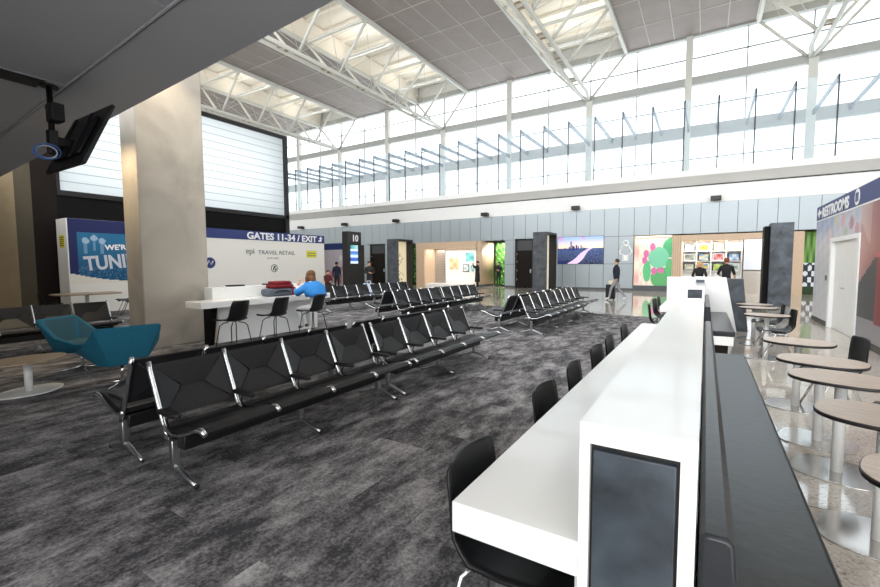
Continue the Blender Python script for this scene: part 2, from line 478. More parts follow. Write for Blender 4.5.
# ---- left side wall: beige panels, dark panels, black glazed box with lit blinds
beige = mat('beige_wall_panel', '#8f7d60', 0.6, noise=0.08, nscale=3)
olive = mat('olive_wall_panel', '#4a4130', 0.55)
mb = MB()
mb.box((-19.2, -4, 0), (-19, 4.735, 8.4), beige); mb.box((-19.2, 4.735, 0), (-19, 5.152, 8.4), olive)
mb.box((-19.2, 5.152, 0), (-19, 5.80, 8.4), brown_black)
struct(mb.build('wall_left'), 'beige and dark panelled wall under the low soffit', 'wall')
mb = MB()
mb.box((-19.2, 5.80, 0), (-19.0, 15.45, 4.02), black_panel)
mb.box((-19.12, 5.8, 8.14), (-18.95, 15.45, 8.32), black_metal); mb.box((-19.12, 5.8, 4.02), (-18.93, 15.45, 4.2), black_metal)
mb.box((-19.12, 15.22, 0), (-18.93, 15.45, 8.32), black_metal); mb.box((-19.12, 5.8, 4.2), (-18.95, 5.9, 8.2), black_metal)
mb.box((-30, 15.35, 0), (-19.1, 15.45, 8.32), black_panel); mb.box((-30, 5.7, 4.6), (-19.2, 5.8, 8.32), black_panel)
mb.box((-30, 5.7, 8.2), (-19.1, 15.45, 8.32), black_panel); mb.box((-30.1, 5.7, 0), (-30, 15.45, 8.32), white_paint)
w4 = struct(mb.build('window_4'), 'black framed glazed box with white blinds drawn down', 'window')
bl = bpy.data.materials.new('blind_fabric'); bl.use_nodes = True
nt = bl.node_tree; nt.nodes.clear()
o_ = nt.nodes.new('ShaderNodeOutputMaterial'); d_ = nt.nodes.new('ShaderNodeBsdfDiffuse'); t_ = nt.nodes.new('ShaderNodeBsdfTranslucent'); m_ = nt.nodes.new('ShaderNodeMixShader')
d_.inputs['Color'].default_value = (*lin('#eef1f2'), 1); t_.inputs['Color'].default_value = (*lin('#f2f5f6'), 1); m_.inputs['Fac'].default_value = 0.45
nt.links.new(d_.outputs[0], m_.inputs[1]); nt.links.new(t_.outputs[0], m_.inputs[2]); nt.links.new(m_.outputs[0], o_.inputs['Surface'])
MATS['blind_fabric'] = bl
seam_m = mat('blind_seam', '#b4babd', 0.7)
mb = MB()
n = 12
for k in range(n):
    z0 = 4.2 + (8.14 - 4.2) * k / n; z1 = 4.2 + (8.14 - 4.2) * (k + 1) / n
    mb.quad([(-19.04, 5.9, z0), (-19.04, 15.22, z0), (-19.04, 15.22, z1), (-19.04, 5.9, z1)], bl)
    mb.box((-19.045, 5.9, z0 - .012), (-19.03, 15.22, z0 + .012), seam_m)
mb.build('blind', w4)
mb = MB(); mb.box((-18.965, 5.9, 4.2), (-18.96, 15.22, 8.14), win_glass); mb.build('pane', w4)

# ------------------------------------------------------------------ ROOF TRUSSES
def truss(x0, label):
    t = thing('roof_truss', label, 'truss', (x0, 32.2, 13.2), 0, 'roof trusses')
    L = 29.5; ys = [0 - 3.08 * k for k in range(10)]
    for s in (-1, 1):
        mb = MB(); mb.tube([(0.05 * s, 0.1, 0), (.10 * s, -.2, 0), (.27 * s, -1.5, 0), (.27 * s, -L, 0)], .115, steel_white, 8); mb.build('bottom_chord', t)
        mb = MB(); mb.box((2.5 * s - .09, 0.1, 2.45), (2.5 * s + .09, -L, 2.68), steel_white); mb.build('top_chord', t)
    for y in ys:
        for s in (-1, 1):
            mb = MB(); mb.tube([(.25 * s, y, .05), (2.45 * s, y, 2.5)], .09, steel_white, 6); mb.build('brace', t)
    mb = MB()
    for y0, y1 in zip(ys, ys[1:]):
        for s in (-1, 1):
            mb.tube([(.25 * s, y0, .05), (2.45 * s, y1, 2.5)], .016, steel_white, 4); mb.tube([(.25 * s, y1, .05), (2.45 * s, y0, 2.5)], .016, steel_white, 4)
    mb.build('tension_rods', t)
    rung_m = mat('rung_tan', '#a2907a', 0.5)
    for y in ys[1:]:
        mb = MB()
        for d in (-.25, 0, .25): mb.box((-.24, y + d - .045 - .8, -.03), (.24, y + d + .045 - .8, .05), rung_m if d else steel_white)
        mb.build('rung', t)
    for y in ys[1:]:
        mb = MB(); mb.box((-2.5, y - .06, 2.55), (2.5, y + .06, 2.72), steel_white); mb.build('cross_beam', t)
    return t
truss(-31.9, 'white steel roof truss farthest left, beyond the lit blinds')
truss(-19.7, 'white steel roof truss over the left end, crossing above the lit blinds')
truss(-7.5, 'white steel roof truss coming down at the middle of the window wall')
truss(4.7, 'white steel roof truss at the upper right corner')

# ------------------------------------------------------------------ UPPER WALKWAY GLASS
gp = None
joints = [-1.21 + 1.53 * k for k in range(-22, 11)]
for a, b in zip(joints, joints[1:]):
    mb = MB(); mb.box((-.733, 0, 0), (.733, .014, 3.7), rail_glass)
    if gp is None:
        gp = mb.build('glass_panel'); tag(gp, 'tall clear glass panel of the upper walkway balustrade', 'glass panel', 'glass panels along the upper walkway')
        gp.location = ((a + b) / 2, 26.75, 6.5)
    else:
        c = gp.copy(); COL.objects.link(c); c.location = ((a + b) / 2, 26.75, 6.5); mb.bm.free()
fin = None
fin_m = mat('glass_joint_grey', '#2e343b', 0.4); tie_m = mat('tie_bar_steel', '#5d6873', 0.4)
for x in joints:
    if fin is None:
        fin = thing('tie_bar', 'grey steel tie bar with upright joint holding the walkway glass', 'tie bar', (x, 26.757, 6.5), 0, 'tie bars along the upper walkway')
        mb = MB(); mb.box((-.03, -.03, 0), (.03, .05, 3.7), fin_m); mb.build('joint_strip', fin)
        mb = MB(); mb.box((-.05, .05, 3.46), (.05, 5.5, 3.68), tie_m); mb.build('bar', fin)
        mb = MB(); mb.box((-.06, 5.4, 3.44), (.06, 5.55, 3.72), tie_m)
        for yy in (.4, 1.6): mb.box((-.05, yy, 3.46), (.05, yy + .12, 3.7), tie_m)
        mb.build('clamp', fin)
    else: dup(fin, (x, 26.757, 6.5))

# black speakers on top of the silver panels
for i, x in enumerate((-31.9, -26.4, -20.9, -13.15, -6.95, 0.35)):
    t = thing('wall_speaker', ['black wall speaker above the panels, farthest left', 'black wall speaker above the gate 10 pillar', 'black wall speaker above the lit cream pillar cabinet', 'black wall speaker above the left shop front', 'black wall speaker above the city picture', 'black wall speaker above the right shop front'][i], 'speaker', (x, WY, 4.95), 0, 'wall speakers on the bulkhead')
    mb = MB(); mb.box((-.24, -.42, -.03), (.24, -.06, .2), black_metal, .02); mb.build('body', t)
    mb = MB(); mb.tube([(0, -.2, .08), (0, .03, .08)], .04, black_metal); mb.build('bracket', t)

# ------------------------------------------------------------------ TANDEM SEATING
RAIL = [(0.0, .86), (.022, .80), (.07, .69), (.13, .55), (.165, .47), (.19, .41), (.235, .370), (.31, .352), (.42, .372), (.54, .415), (.63, .452), (.70, .462), (.74, .438)]
def make_tandem(n=4, pitch=0.6):
    L = n * pitch
    t = thing('tandem_seating', 'x', 'seating', (0, 0, 0), 0, 'rows of black sling seats')
    mb = MB(); mb.box((.21, .04, .235), (.39, L - .04, .345), black_metal, .01); mb.build('beam', t)
    for k in range(n + 1):
        y = k * pitch
        mb = MB(); mb.tube([(x, y, z) for x, z in RAIL], [.019] * 5 + [.018, .016, .014, .014, .015, .018, .022, .018], chrome, 8, up=Vector((0, 1, 0)))
        mb.tube([(.2, y, .41), (.24, y, .30)], .018, chrome, 8)
        fr = mb.build('side_frame', t)
        mb = MB()
        mb.prism([(.155, y - .03), (.19, y - .036), (.36, y - .036), (.405, y - .022), (.415, y), (.405, y + .022), (.36, y + .036), (.19, y + .036), (.155, y + .03)], leather, 'Z', .492, .528, bev=.012)
        mb.build('arm_pad', fr)
        mb = MB(); mb.tube([(.27, y, .50), (.24, y, .45), (.25, y, .385)], .007, black_metal, 6); mb.build('arm_bracket', fr)
    for k in range(n):
        y0, y1 = k * pitch + .024, (k + 1) * pitch - .024
        # back sling: tucked facets meeting at a short middle seam
        a, b = RAIL[0], RAIL[4]
        def bp(s, v, d=0.0):    # s 0..1 top to bottom, v 0..1 along y, d depth
            x = a[0] + (b[0] - a[0]) * s; z = a[1] + (b[1] - a[1]) * s
            nx, nz = .92, .39
            return (x + .008 - d * nx, y0 + (y1 - y0) * v, z - .012 - d * nz)
        mb = MB()
        C = [bp(.03, 0), bp(.03, 1), bp(1, 1), bp(1, 0)]; I = [bp(.10, .045, .004), bp(.10, .955, .004), bp(.93, .955, .004), bp(.93, .045, .004)]
        S = [bp(.5, .34, .042), bp(.5, .66, .042)]
        V = [mb.bm.verts.new(p) for p in C + I + S]
        quads = [(0, 1, 5, 4), (1, 2, 6, 5), (2, 3, 7, 6), (3, 0, 4, 7), (4, 5, 9, 8), (6, 7, 8, 9), (5, 6, 9), (7, 4, 8)]
        fs = [mb.bm.faces.new([V[i] for i in q]) for q in quads]; mb._set(fs, leather)
        bmesh.ops.recalc_face_normals(mb.bm, faces=fs)
        r = bmesh.ops.solidify(mb.bm, geom=fs, thickness=.022)
        mb._set([g for g in r['geom'] if isinstance(g, bmesh.types.BMFace)], leather)
        for p, q in ((S[0], S[1]), (I[0], S[0]), (I[1], S[1]), (I[2], S[1]), (I[3], S[0])):
            mb.tube([(p[0] + .003, p[1], p[2] + .001), (q[0] + .003, q[1], q[2] + .001)], .0045, leather, 5)
        mb.build('backrest', t)
        mb = MB()
        prof = [(.215, .405), (.25, .392), (.32, .392), (.42, .415), (.54, .455), (.64, .474), (.70, .472), (.735, .448), (.725, .425), (.66, .425), (.54, .41), (.42, .37), (.30, .35), (.22, .365)]
        mb.prism(prof, leather, 'Y', y0 - .010, y1 + .010, smooth=False, bev=.008); mb.build('seat', t)
    for y in (.03, L / 2, L - .03):
        mb = MB(); mb.box((.24, y - .028, .085), (.29, y + .028, .30), alu, .008)
        mb.tube([(-.02, y, .016), (.06, y, .035), (.2, y, .085), (.265, y, .10), (.33, y, .085), (.46, y, .04), (.545, y, .016)], [.013, .016, .02, .024, .02, .017, .014], alu, 8)
        mb.ball((.545, y, .014), .018, black_plastic, u=8, v=6); mb.ball((-.02, y, .014), .014, black_plastic, u=8, v=6)
        mb.build('leg', t)
    return t
proto = make_tandem()
proto.location = (-3.59, 1.58, 0.008); proto['label'] = 'nearest row of four black sling seats, facing the white counter'
A = [  # x, y, facing +x?, label
 (-3.59, 4.12, 1, 'second row of four black sling seats, end to end with the nearest one'),
 (-3.85, 3.98, 0, 'row of black sling seats back to back with the nearest row, seen from behind'),
 (-3.85, 6.52, 0, 'row of black sling seats back to back with the second row, mostly hidden behind it'),
 (-3.59, 9.30, 1, 'row of four black sling seats at the near end of the middle block'),
 (-3.59, 11.84, 1, 'row of four black sling seats at the terrazzo end of the middle block'),
 (-3.85, 11.70, 0, 'back to back row of black seats behind the near half of the middle block'),
 (-3.85, 14.24, 0, 'back to back row of black seats behind the far half of the middle block'),
 (-7.32, 9.35, 1, 'four black sling seats right of the woman in blue, near half of the left block'),
 (-7.32, 11.89, 1, 'four black sling seats toward the oak shop front, far half of the left block'),
 (-7.58, 11.75, 0, 'back to back row of black seats showing its dark end, near left block'),
 (-7.58, 14.29, 0, 'back to back row of black seats hidden behind the far left block'),
 (-11.1, 10.2, 1, 'row of black sling seats behind the woman in blue, below the gate 10 pillar'),
 (-11.1, 12.74, 1, 'row of black sling seats in front of the lit cream cabinet'),
 (-10.75, 1.60, 1, 'row of black sling seats behind the teal lounge chairs, left of the concrete column'),
 (-10.75, -.94, 1, 'row of black sling seats running out at the left picture edge')]
for x, y, f, lb in A:
    dup(proto, (x, y, 0.008), 0 if f else PI, lb)

# ------------------------------------------------------------------ SHELL CHAIRS
def shell_rows(w_seat, w_back, seat_z, top_z, depth, curl=.05, dish=.03, nu=11, lean=1.0):
    """facing +y; returns rows of points from the seat front to the back top"""
    prof = [(depth * .55, seat_z - .02, .90), (depth * .50, seat_z + .005, .97), (depth * .30, seat_z + .0, 1), (depth * .05, seat_z - .012, 1), (-depth * .22, seat_z - .005, 1), (-depth * .36, seat_z + .03, 1),
            (-depth * .43, seat_z + .10, 1), (-depth * (.43 + .04 * lean), seat_z + .20, 1), (-depth * (.43 + .07 * lean), (seat_z + top_z) / 2 + .08, 1), (-depth * (.43 + .105 * lean), top_z - .05, 1.0), (-depth * (.43 + .12 * lean), top_z - .015, .96), (-depth * (.43 + .125 * lean), top_z, .86)]
    rows = []
    for i, (y, z, k) in enumerate(prof):
        f = i / (len(prof) - 1); w = (w_seat * (1 - f) + w_back * f) * k / 2; row = []
        for j in range(nu):
            s = -1 + 2 * j / (nu - 1)
            up = dish * s * s * (1 if f < .5 else 0); fw = curl * s * s * (1 if f > .4 else 0)
            row.append((w * s, y + fw, z + up))
        rows.append(row)
    return rows
def chair_shell(m, parent, **k):
    mb = MB(); mb.grid(shell_rows(**k), m, True, .012); return mb.build('shell', parent)

def make_counter_chair():
    t = thing('shell_chair', 'x', 'chair', (0, 0, 0), 0, 'shell chairs along the white counter')
    chair_shell(black_plastic, t, w_seat=.43, w_back=.40, seat_z=.455, top_z=.825, depth=.48, curl=.035, dish=.02, lean=.5)
    for sx in (-1, 1):
        for sy in (-1, 1):
            mb = MB(); mb.tube([(.1 * sx, .1 * sy, .43), (.17 * sx, .15 * sy, .40), (.22 * sx, .22 * sy - .01, .012)], [.012, .013, .011], alu, 8)
            mb.ball((.22 * sx, .22 * sy - .01, .01), .014, black_plastic, u=8, v=6); mb.build('leg', t)
    mb = MB(); mb.box((-.13, -.14, .425), (.13, .14, .44), alu, .005); mb.build('seat_plate', t)
    return t
cc = make_counter_chair()
cy = [1.55, 2.62, 3.34, 4.14, 4.78, 5.74]
cl = ['black shell chair nearest the camera, tucked under the near end of the white counter', 'second black shell chair along the white counter from the near end', 'third black shell chair along the white counter from the near end', 'fourth black shell chair along the white counter from the near end', 'fifth black shell chair along the white counter from the near end', 'sixth black shell chair, last one along the near white counter']
for i, y in enumerate(cy):
    rz = -PI / 2 + random.uniform(-.06, .06)
    if i == 0: cc.location = (-.61, y, 0.008); cc.rotation_euler = (0, 0, -PI / 2); cc['label'] = cl[0]
    else: dup(cc, (-.65, y, 0.008), rz, cl[i])
dup(cc, (-.68, 9.0, 0.008), -PI / 2 + .1, 'black shell chair just past the far end of the near counter, nearer of three')
dup(cc, (-.72, 10.3, 0.008), -PI / 2 - .1, 'black shell chair at the far white counter, middle of three')
dup(cc, (-.70, 11.1, 0.008), -PI / 2, 'black shell chair at the far white counter, farthest of three')

# ------------------------------------------------------------------ NEAR COUNTER UNIT
def counter_unit(y0, y1, lbl, ledge_z=1.13, cz=.75, name='work_counter', lx0=-.305):
    t = thing(name, lbl, 'counter', (0, y0, 0), 0)
    D = y1 - y0
    mb = MB(); mb.box((-.75, 0, cz - .113), (lx0 - .001, D, cz), white, .004); mb.build('countertop', t)
    mb = MB()
    mb.box((lx0, .0305, 0), (0, D, ledge_z), white)
    # front frame around the slate inset
    fx0, fx1, fz = lx0 + .03, -.04, ledge_z - .062
    mb.prism([(lx0, 0), (fx0, 0), (fx0, fz), (fx1, fz), (fx1, 0), (0, 0), (0, ledge_z), (lx0, ledge_z)], white, 'Y', 0, .031)
    mb.build('ledge_wall', t)
    mb = MB(); mb.box((fx0, .022, .0), (fx1, .03, fz), black_metal); mb.box((fx0 + .008, .006, .02), (fx1 - .008, .026, fz - .02), slate, .004); mb.build('slate_inset', t)
    mb = MB(); mb.box((lx0 - .02, .05, .05), (lx0 - .001, D - .05, cz - .114), white_paint); mb.build('back_panel', t)
    mb = MB(); mb.prism([(-.72, .635), (-.33, .635), (-.33, .008), (-.5, .008)], slate, 'Y', D - .12, D - .06); mb.build('end_leg', t)
    return t
counter_unit(1.29, 6.7, 'long white counter with raised ledge and dark slate end panel, nearest the camera')
counter_unit(9.5, 12.0, 'farther white counter with small slate end panel, beyond the near one', 1.16)

def bench(y0, y1, lbl):
    t = thing('bench', lbl, 'bench', (0.004, y0, 0), 0, 'vinyl benches behind the counters')
    D = y1 - y0
    mb = MB(); mb.box((.10, 0, .37), (.45, D, .46), bench_leather, .018, 3); mb.build('seat_cushion', t)
    mb = MB(); mb.prism([(.005, .30), (.125, .42), (.088, .845), (.07, .86), (.02, .86), (.005, .845)], bench_leather, 'Y', .02, D - .01, bev=.012); mb.build('back_cushion', t)
    mb = MB(); mb.box((.06, .01, .22), (.43, D, .372), white, .004); mb.build('front_rail', t)
    mb = MB(); mb.box((.03, .05, .0), (.36, D - .05, .23), brown_black); mb.build('plinth', t)
    return t
bench(1.32, 6.47, 'long dark vinyl bench along the near white counter')
bench(8.56, 11.95, 'farther dark vinyl bench with white front, beyond the near bench')

# big white end screen with sloping side, slate block behind
t = thing('end_screen', 'white panel with one sloping edge closing off the farther bench', 'partition', (0, 12.02, 0), 0)
mb = MB(); mb.prism([(-.80, 0), (.66, 0), (.42, 1.27), (-.80, 1.27)], white, 'Y', 0, .12, bev=.006); mb.build('panel', t)
mb = MB(); mb.prism([(.36, 0), (.88, 0), (.76, 1.23), (.36, 1.23)], slate, 'Y', .13, .5, bev=.006); mb.build('slate_side', t)
mb = MB(); mb.box((-.20, 11.0, 1.161), (.02, 11.5, 1.30), white_metal, .02); mb.box((-.17, 10.985, 1.175), (-.01, 11.0, 1.24), slate)
o = mb.build('ticket_printer'); tag(o, 'small white device with dark front on the farther counter ledge', 'device')

# ------------------------------------------------------------------ OVAL TABLES
base_gloss = mat('glossy_pale_steel', '#cfccc8', 0.16, metal=.8)
def make_table():
    t = thing('cafe_table', 'x', 'table', (0, 0, 0), 0, 'oval cafe tables by the bench')
    mb = MB(); mb.prism(superellipse(.315, .265, 2.5, 56), dark_edge, 'Z', .71, .733, True, bev=.006); mb.prism(superellipse(.309, .259, 2.5, 56), wood_top, 'Z', .7335, .736, True); mb.build('tabletop', t)
    mb = MB(); mb.tube([(0, 0, .012), (0, 0, .71)], .037, white_metal, 20); mb.prism(superellipse(.10, .10, 2, 24), white_metal, 'Z', .695, .71); mb.build('column', t)
    mb = MB(); mb.prism(superellipse(.275, .25, 3.0, 48), base_gloss, 'Z', .0, .013, True, bev=.003); mb.build('base_plate', t)
    return t
ct = make_table()
for i, (y, lb) in enumerate([(2.42, 'oval wood topped cafe table nearest the camera, cut by the right edge'), (3.34, 'second oval cafe table from the camera beside the near bench'), (4.30, 'third oval cafe table from the camera beside the near bench'), (4.98, 'fourth oval cafe table from the camera beside the near bench'), (6.08, 'fifth oval cafe table from the camera, past the end of the near bench'),
        (8.95, 'oval cafe table beside the farther bench, nearest of the far three'), (10.36, 'oval cafe table beside the farther bench, middle of the far three'), (11.15, 'oval cafe table beside the slate sided screen, last of the far three')]):
    if i == 0: ct.location = (.90, y, 0); ct.rotation_euler = (0, 0, -.3); ct['label'] = lb
    else: dup(ct, (.90, y, 0), -.3, lb)

def make_table_chair():
    t = thing('side_chair', 'x', 'chair', (0, 0, 0), 0, 'black side chairs at the cafe tables')
    chair_shell(black_plastic, t, w_seat=.45, w_back=.42, seat_z=.455, top_z=.825, depth=.50, curl=.04, dish=.02, lean=.3)
    for sx in (-1, 1):
        mb = MB(); mb.tube([(.21 * sx, .23, .01), (.17 * sx, .06, .425), (.15 * sx, 0, .432), (.17 * sx, -.06, .425), (.21 * sx, -.23, .01)], .0125, chrome, 8)
        mb.build('leg', t)
    mb = MB(); mb.box((-.17, -.1, .42), (.17, .1, .436), chrome, .005); mb.build('seat_plate', t)
    return t
sc_ = make_table_chair()
for i, (x, y, r, lb) in enumerate([(1.20, 6.0, PI / 2 + .1, 'black side chair with its back to the restroom wall, at the fifth oval table'), (1.08, 9.1, PI / 2 + .05, 'black side chair with chrome legs at the nearest of the far oval tables'), (1.08, 10.3, PI / 2 - .05, 'black side chair half hidden behind another, at the far oval tables'), (1.45, 4.5, PI / 2, 'black side chair at the third oval table, only its legs in view'), (1.48, 3.5, PI / 2 - .1, 'black side chair at the second oval table, only its legs in view')]):
    if i == 0: sc_.location = (x, y, 0); sc_.rotation_euler = (0, 0, r); sc_['label'] = lb
    else: dup(sc_, (x, y, 0), r, lb)

# ------------------------------------------------------------------ LEFT COUNTER WITH STOOLS
t = thing('high_counter', 'long white counter with raised back ledge at the concrete column', 'counter', (-8.0, 4.46, 0), 0)
mb = MB(); mb.box((-.55, 0, .775), (0, 3.25, .9), white, .006); mb.build('countertop', t)
mb = MB(); mb.box((-.85, .55, 0), (-.552, 3.28, 1.14), white, .006); mb.build('ledge_wall', t)
mb = MB(); mb.prism([(-.46, 0), (-.30, 0), (-.14, .775), (-.46, .775)], black_panel, 'Y', .30, .40); mb.build('end_leg', t)
mb = MB(); mb.box((-.551, .57, .0), (-.42, 3.2, .775), white_paint); mb.build('back_panel', t)
mb = MB(); mb.box((-.553, 1.75, .97), (-.545, 1.95, 1.03), alu, .003); mb.build('power_socket', t)
for i, (y, w) in enumerate(((1.05, .34), (1.95, .06), (2.35, .30))):
    mb = MB(); mb.box((-8.0 - .82, 4.41 + y, 1.14), (-8.0 - .62, 4.41 + y + w, 1.17), black_plastic, .008)
    tag(mb.build('charging_tray'), ['long black tray on the white counter ledge near the column', 'small black puck on the white counter ledge', 'black tray on the white counter ledge near the red bag'][i], 'tray')

def make_stool():
    t = thing('counter_stool', 'x', 'stool', (0, 0, 0), 0, 'black stools at the high counter')
    chair_shell(black_plastic, t, w_seat=.46, w_back=.36, seat_z=.585, top_z=.965, depth=.50, curl=.09, dish=.035, lean=1.5)
    for sx in (-1, 1):
        for sy in (-1, 1):
            mb = MB(); mb.tube([(.06 * sx, .06 * sy, .565), (.13 * sx, .12 * sy - .01, .545), (.17 * sx, .15 * sy, .50), (.23 * sx, .23 * sy, .01)], .0095, black_metal, 6); mb.build('leg', t)
    return t
st = make_stool()
for i, (y, lb) in enumerate([(4.62, 'black shell stool nearest the concrete column, at the white counter'), (5.50, 'black shell stool in the middle of three, at the white counter'), (6.47, 'black shell stool the woman in the blue jacket sits on')]):
    if i == 0: st.location = (-7.25, y, .008); st.rotation_euler = (0, 0, PI / 2 + .1); st['label'] = lb
    else: dup(st, (-7.25, y, .008), PI / 2 + (.1 if i == 1 else .15), lb)
t = thing('travel_bag', 'red and grey soft bag lying on the white counter beside the woman', 'bag', (-8.24, 6.35, .905), 0)
mb = MB(); mb.box((-.16, -.36, 0), (.16, .30, .17), grey_fabric, .07, 4); mb.build('bag_body', t)
mb = MB(); mb.box((-.15, -.22, .17), (.15, .34, .26), red_fabric, .04, 3); mb.box((-.13, -.18, .255), (.14, .28, .33), red_fabric, .035, 3); mb.box((-.14, .27, .0), (.15, .40, .2), red_fabric, .05, 3); mb.build('folded_jacket', t)
mb = MB(); mb.tube([(.165, -.2, .08), (.19, -.1, .12), (.19, .1, .12), (.165, .2, .08)], .015, black_plastic, 6); mb.build('strap', t)

# ------------------------------------------------------------------ CONCRETE COLUMN
mb = MB(); mb.box((-9.62, 3.94, 0), (-9.0, 5.2, 15.9), concrete, .02)
for z in (2.4, 4.8): pass
o = mb.build('concrete_column'); tag(o, 'massive raw concrete column behind the teal chairs', 'column')

# ------------------------------------------------------------------ LOUNGE CHAIRS + LOW TABLE
def make_lounge():
    t = thing('lounge_chair', 'x', 'lounge chair', (0, 0, 0), 0, 'teal lounge chairs')
    def sym(L): return L + [(-x, y, z) for x, y, z in L[::-1]]
    bot = sym([(.20, .34, .34), (.27, .16, .31), (.27, -.06, .29), (.20, -.25, .30)])
    rim = sym([(.37, .44, .46), (.45, .22, .47), (.44, -.06, .56), (.375, -.36, .82)])
    inn = sym([(.31, .43, .465), (.385, .22, .475), (.375, -.05, .565), (.31, -.30, .81)])
    fl = sym([(.26, .38, .43), (.28, .18, .42), (.27, -.02, .41), (.20, -.19, .42)])
    mb = MB(); V = [[mb.bm.verts.new(p) for p in r] for r in (bot, rim, inn, fl)]; NS = 8
    fs = []
    for a, b in ((0, 1), (1, 2)):
        for i in range(NS): fs.append(mb.bm.faces.new((V[a][i], V[a][(i + 1) % NS], V[b][(i + 1) % NS], V[b][i])))
    fs.append(mb.bm.faces.new(V[0][::-1])); mb._set(fs, teal)
    gs = [mb.bm.faces.new((V[2][i], V[2][(i + 1) % NS], V[3][(i + 1) % NS], V[3][i])) for i in range(NS)] + [mb.bm.faces.new(V[3])]
    mb._set(gs, teal_in)
    bmesh.ops.recalc_face_normals(mb.bm, faces=mb.bm.faces)
    r = bmesh.ops.bevel(mb.bm, geom=list(mb.bm.edges), offset=.022, segments=3, affect='EDGES', profile=.5)
    for f in mb.bm.faces: f.smooth = True
    mb.build('shell', t)
    mb = MB(); mb.tube([(0, 0, .04), (0, 0, .31)], [.022, .026], chrome, 12)
    mb.build('pedestal', t)
    mb = MB()
    for k in range(4):
        a = PI / 4 + k * PI / 2; mb.tube([(0, 0, .055), (.32 * math.cos(a), .32 * math.sin(a), .018)], [.02, .011], chrome, 8)
    mb.build('star_base', t)
    mb = MB(); mb.prism(superellipse(.255, .27, 3, 24), teal_in, 'Z', .395, .455, True, bev=.02); mb.build('seat_cushion', t)
    return t
lc = make_lounge(); lc.location = (-8.1, 2.66, .008); lc.rotation_euler = (0, 0, -PI / 2 + .62); lc['label'] = 'teal lounge chair on the left, its seat open toward the camera'
dup(lc, (-6.62, 2.60, .008), PI / 2 - .12, 'teal lounge chair turned away, its rounded back toward the camera')
def leaf(a, b, k=32):
    out = []
    for i in range(k):
        tt = 2 * PI * i / k; c, s = math.cos(tt), math.sin(tt)
        out.append((a * c * (1 - .25 * s * s), b * s))
    return out
t = thing('low_table', 'low leaf shaped coffee table with white pedestal at the left edge', 'table', (-7.25, 1.82, .008), math.radians(108))
mb = MB(); mb.prism(leaf(.42, .33), wood_brown, 'Z', .40, .42, True, bev=.005); mb.build('tabletop', t)
mb = MB(); mb.tube([(0, 0, .012), (0, 0, .40)], .042, white_metal, 20); mb.build('column', t)
mb = MB(); mb.prism(leaf(.37, .28), white_metal, 'Z', 0, .016, True, bev=.004); mb.build('base_plate', t)

# far left table and chairs
t = thing('work_table', 'wood topped table in front of the white sign wall, far left', 'table', (-16.4, 5.6, .008), 0)
mb = MB(); mb.prism(superellipse(.55, .85, 4, 32), wood_brown, 'Z', .70, .74, True); mb.build('tabletop', t)
mb = MB(); mb.tube([(0, 0, .01), (0, 0, .7)], .05, white_metal, 12); mb.build('column', t)
mb = MB(); mb.prism(superellipse(.35, .4, 3, 24), white_metal, 'Z', 0, .015, True); mb.build('base_plate', t)
dup(sc_, (-15.9, 6.55, .008), 2.6, 'dark shell chair at the right end of the far left table', 'dark chairs at the far left table')
dup(sc_, (-16.5, 6.75, .008), PI, 'second dark shell chair at the right end of the far left table, partly behind', 'dark chairs at the far left table')
dup(sc_, (-16.5, 4.7, .008), 0, 'dark shell chair at the left end of the far left table, in the shade', 'dark chairs at the far left table')

# ------------------------------------------------------------------ CEILING TV
t = thing('ceiling_screen', 'flat black display tilted down from a pole under the low soffit', 'television', (-7.55, 2.30, 4.0), 0)
mb = MB(); mb.tube([(0, 0, 0), (0, 0, -.62)], .035, black_metal, 12); mb.prism(superellipse(.10, .10, 2, 20), black_metal, 'Z', -.02, 0); mb.prism(superellipse(.06, .06, 2, 20), black_metal, 'Z', -.30, -.285); mb.build('pole', t)
mb = MB(); mb.box((-.06, -.05, -.9), (.06, .05, -.58), black_metal, .01); mb.box((.05, -.07, -.50), (.26, .07, -.27), black_plastic, .01); mb.box((-.05, .0, -.78), (.05, .25, -.66), black_metal, .01)
mb.build('mount', t)
M = Matrix.Translation((.03, .28, -.66)) @ Matrix.Rotation(math.radians(-24), 4, 'X')
mb = MB(); mb.box((-.635, -.02, -.45), (.635, .03, .47), black_plastic, .008); mb.box((-.45, -.06, -.3), (.45, -.02, .3), black_plastic, .015)
for x in (-.25, .25): mb.box((x - .02, -.085, -.35), (x + .02, -.06, .35), black_metal)
mb.bm.transform(M); mb.build('display', t)
mb = MB(); mb.box((-.615, .031, -.43), (.615, .034, .45), mat('screen_glass', '#0a0b0d', 0.1)); mb.bm.transform(M); mb.build('screen', t)
cab = mat('blue_cable', '#3b6fb5', 0.5); cab2 = mat('white_cable', '#d5d9e0', 0.5)
mb = MB()
for q, (rr, cm_) in enumerate(((.11, cab), (.10, cab2), (.12, cab))):
    mb.tube([(.06 + .05 * q + .35 * rr * math.cos(a * PI / 10), -.10 + rr * math.cos(a * PI / 10), -.90 + .8 * rr * math.sin(a * PI / 10)) for a in range(21)], .009, cm_, 6)
mb.build('cable_coil', t)

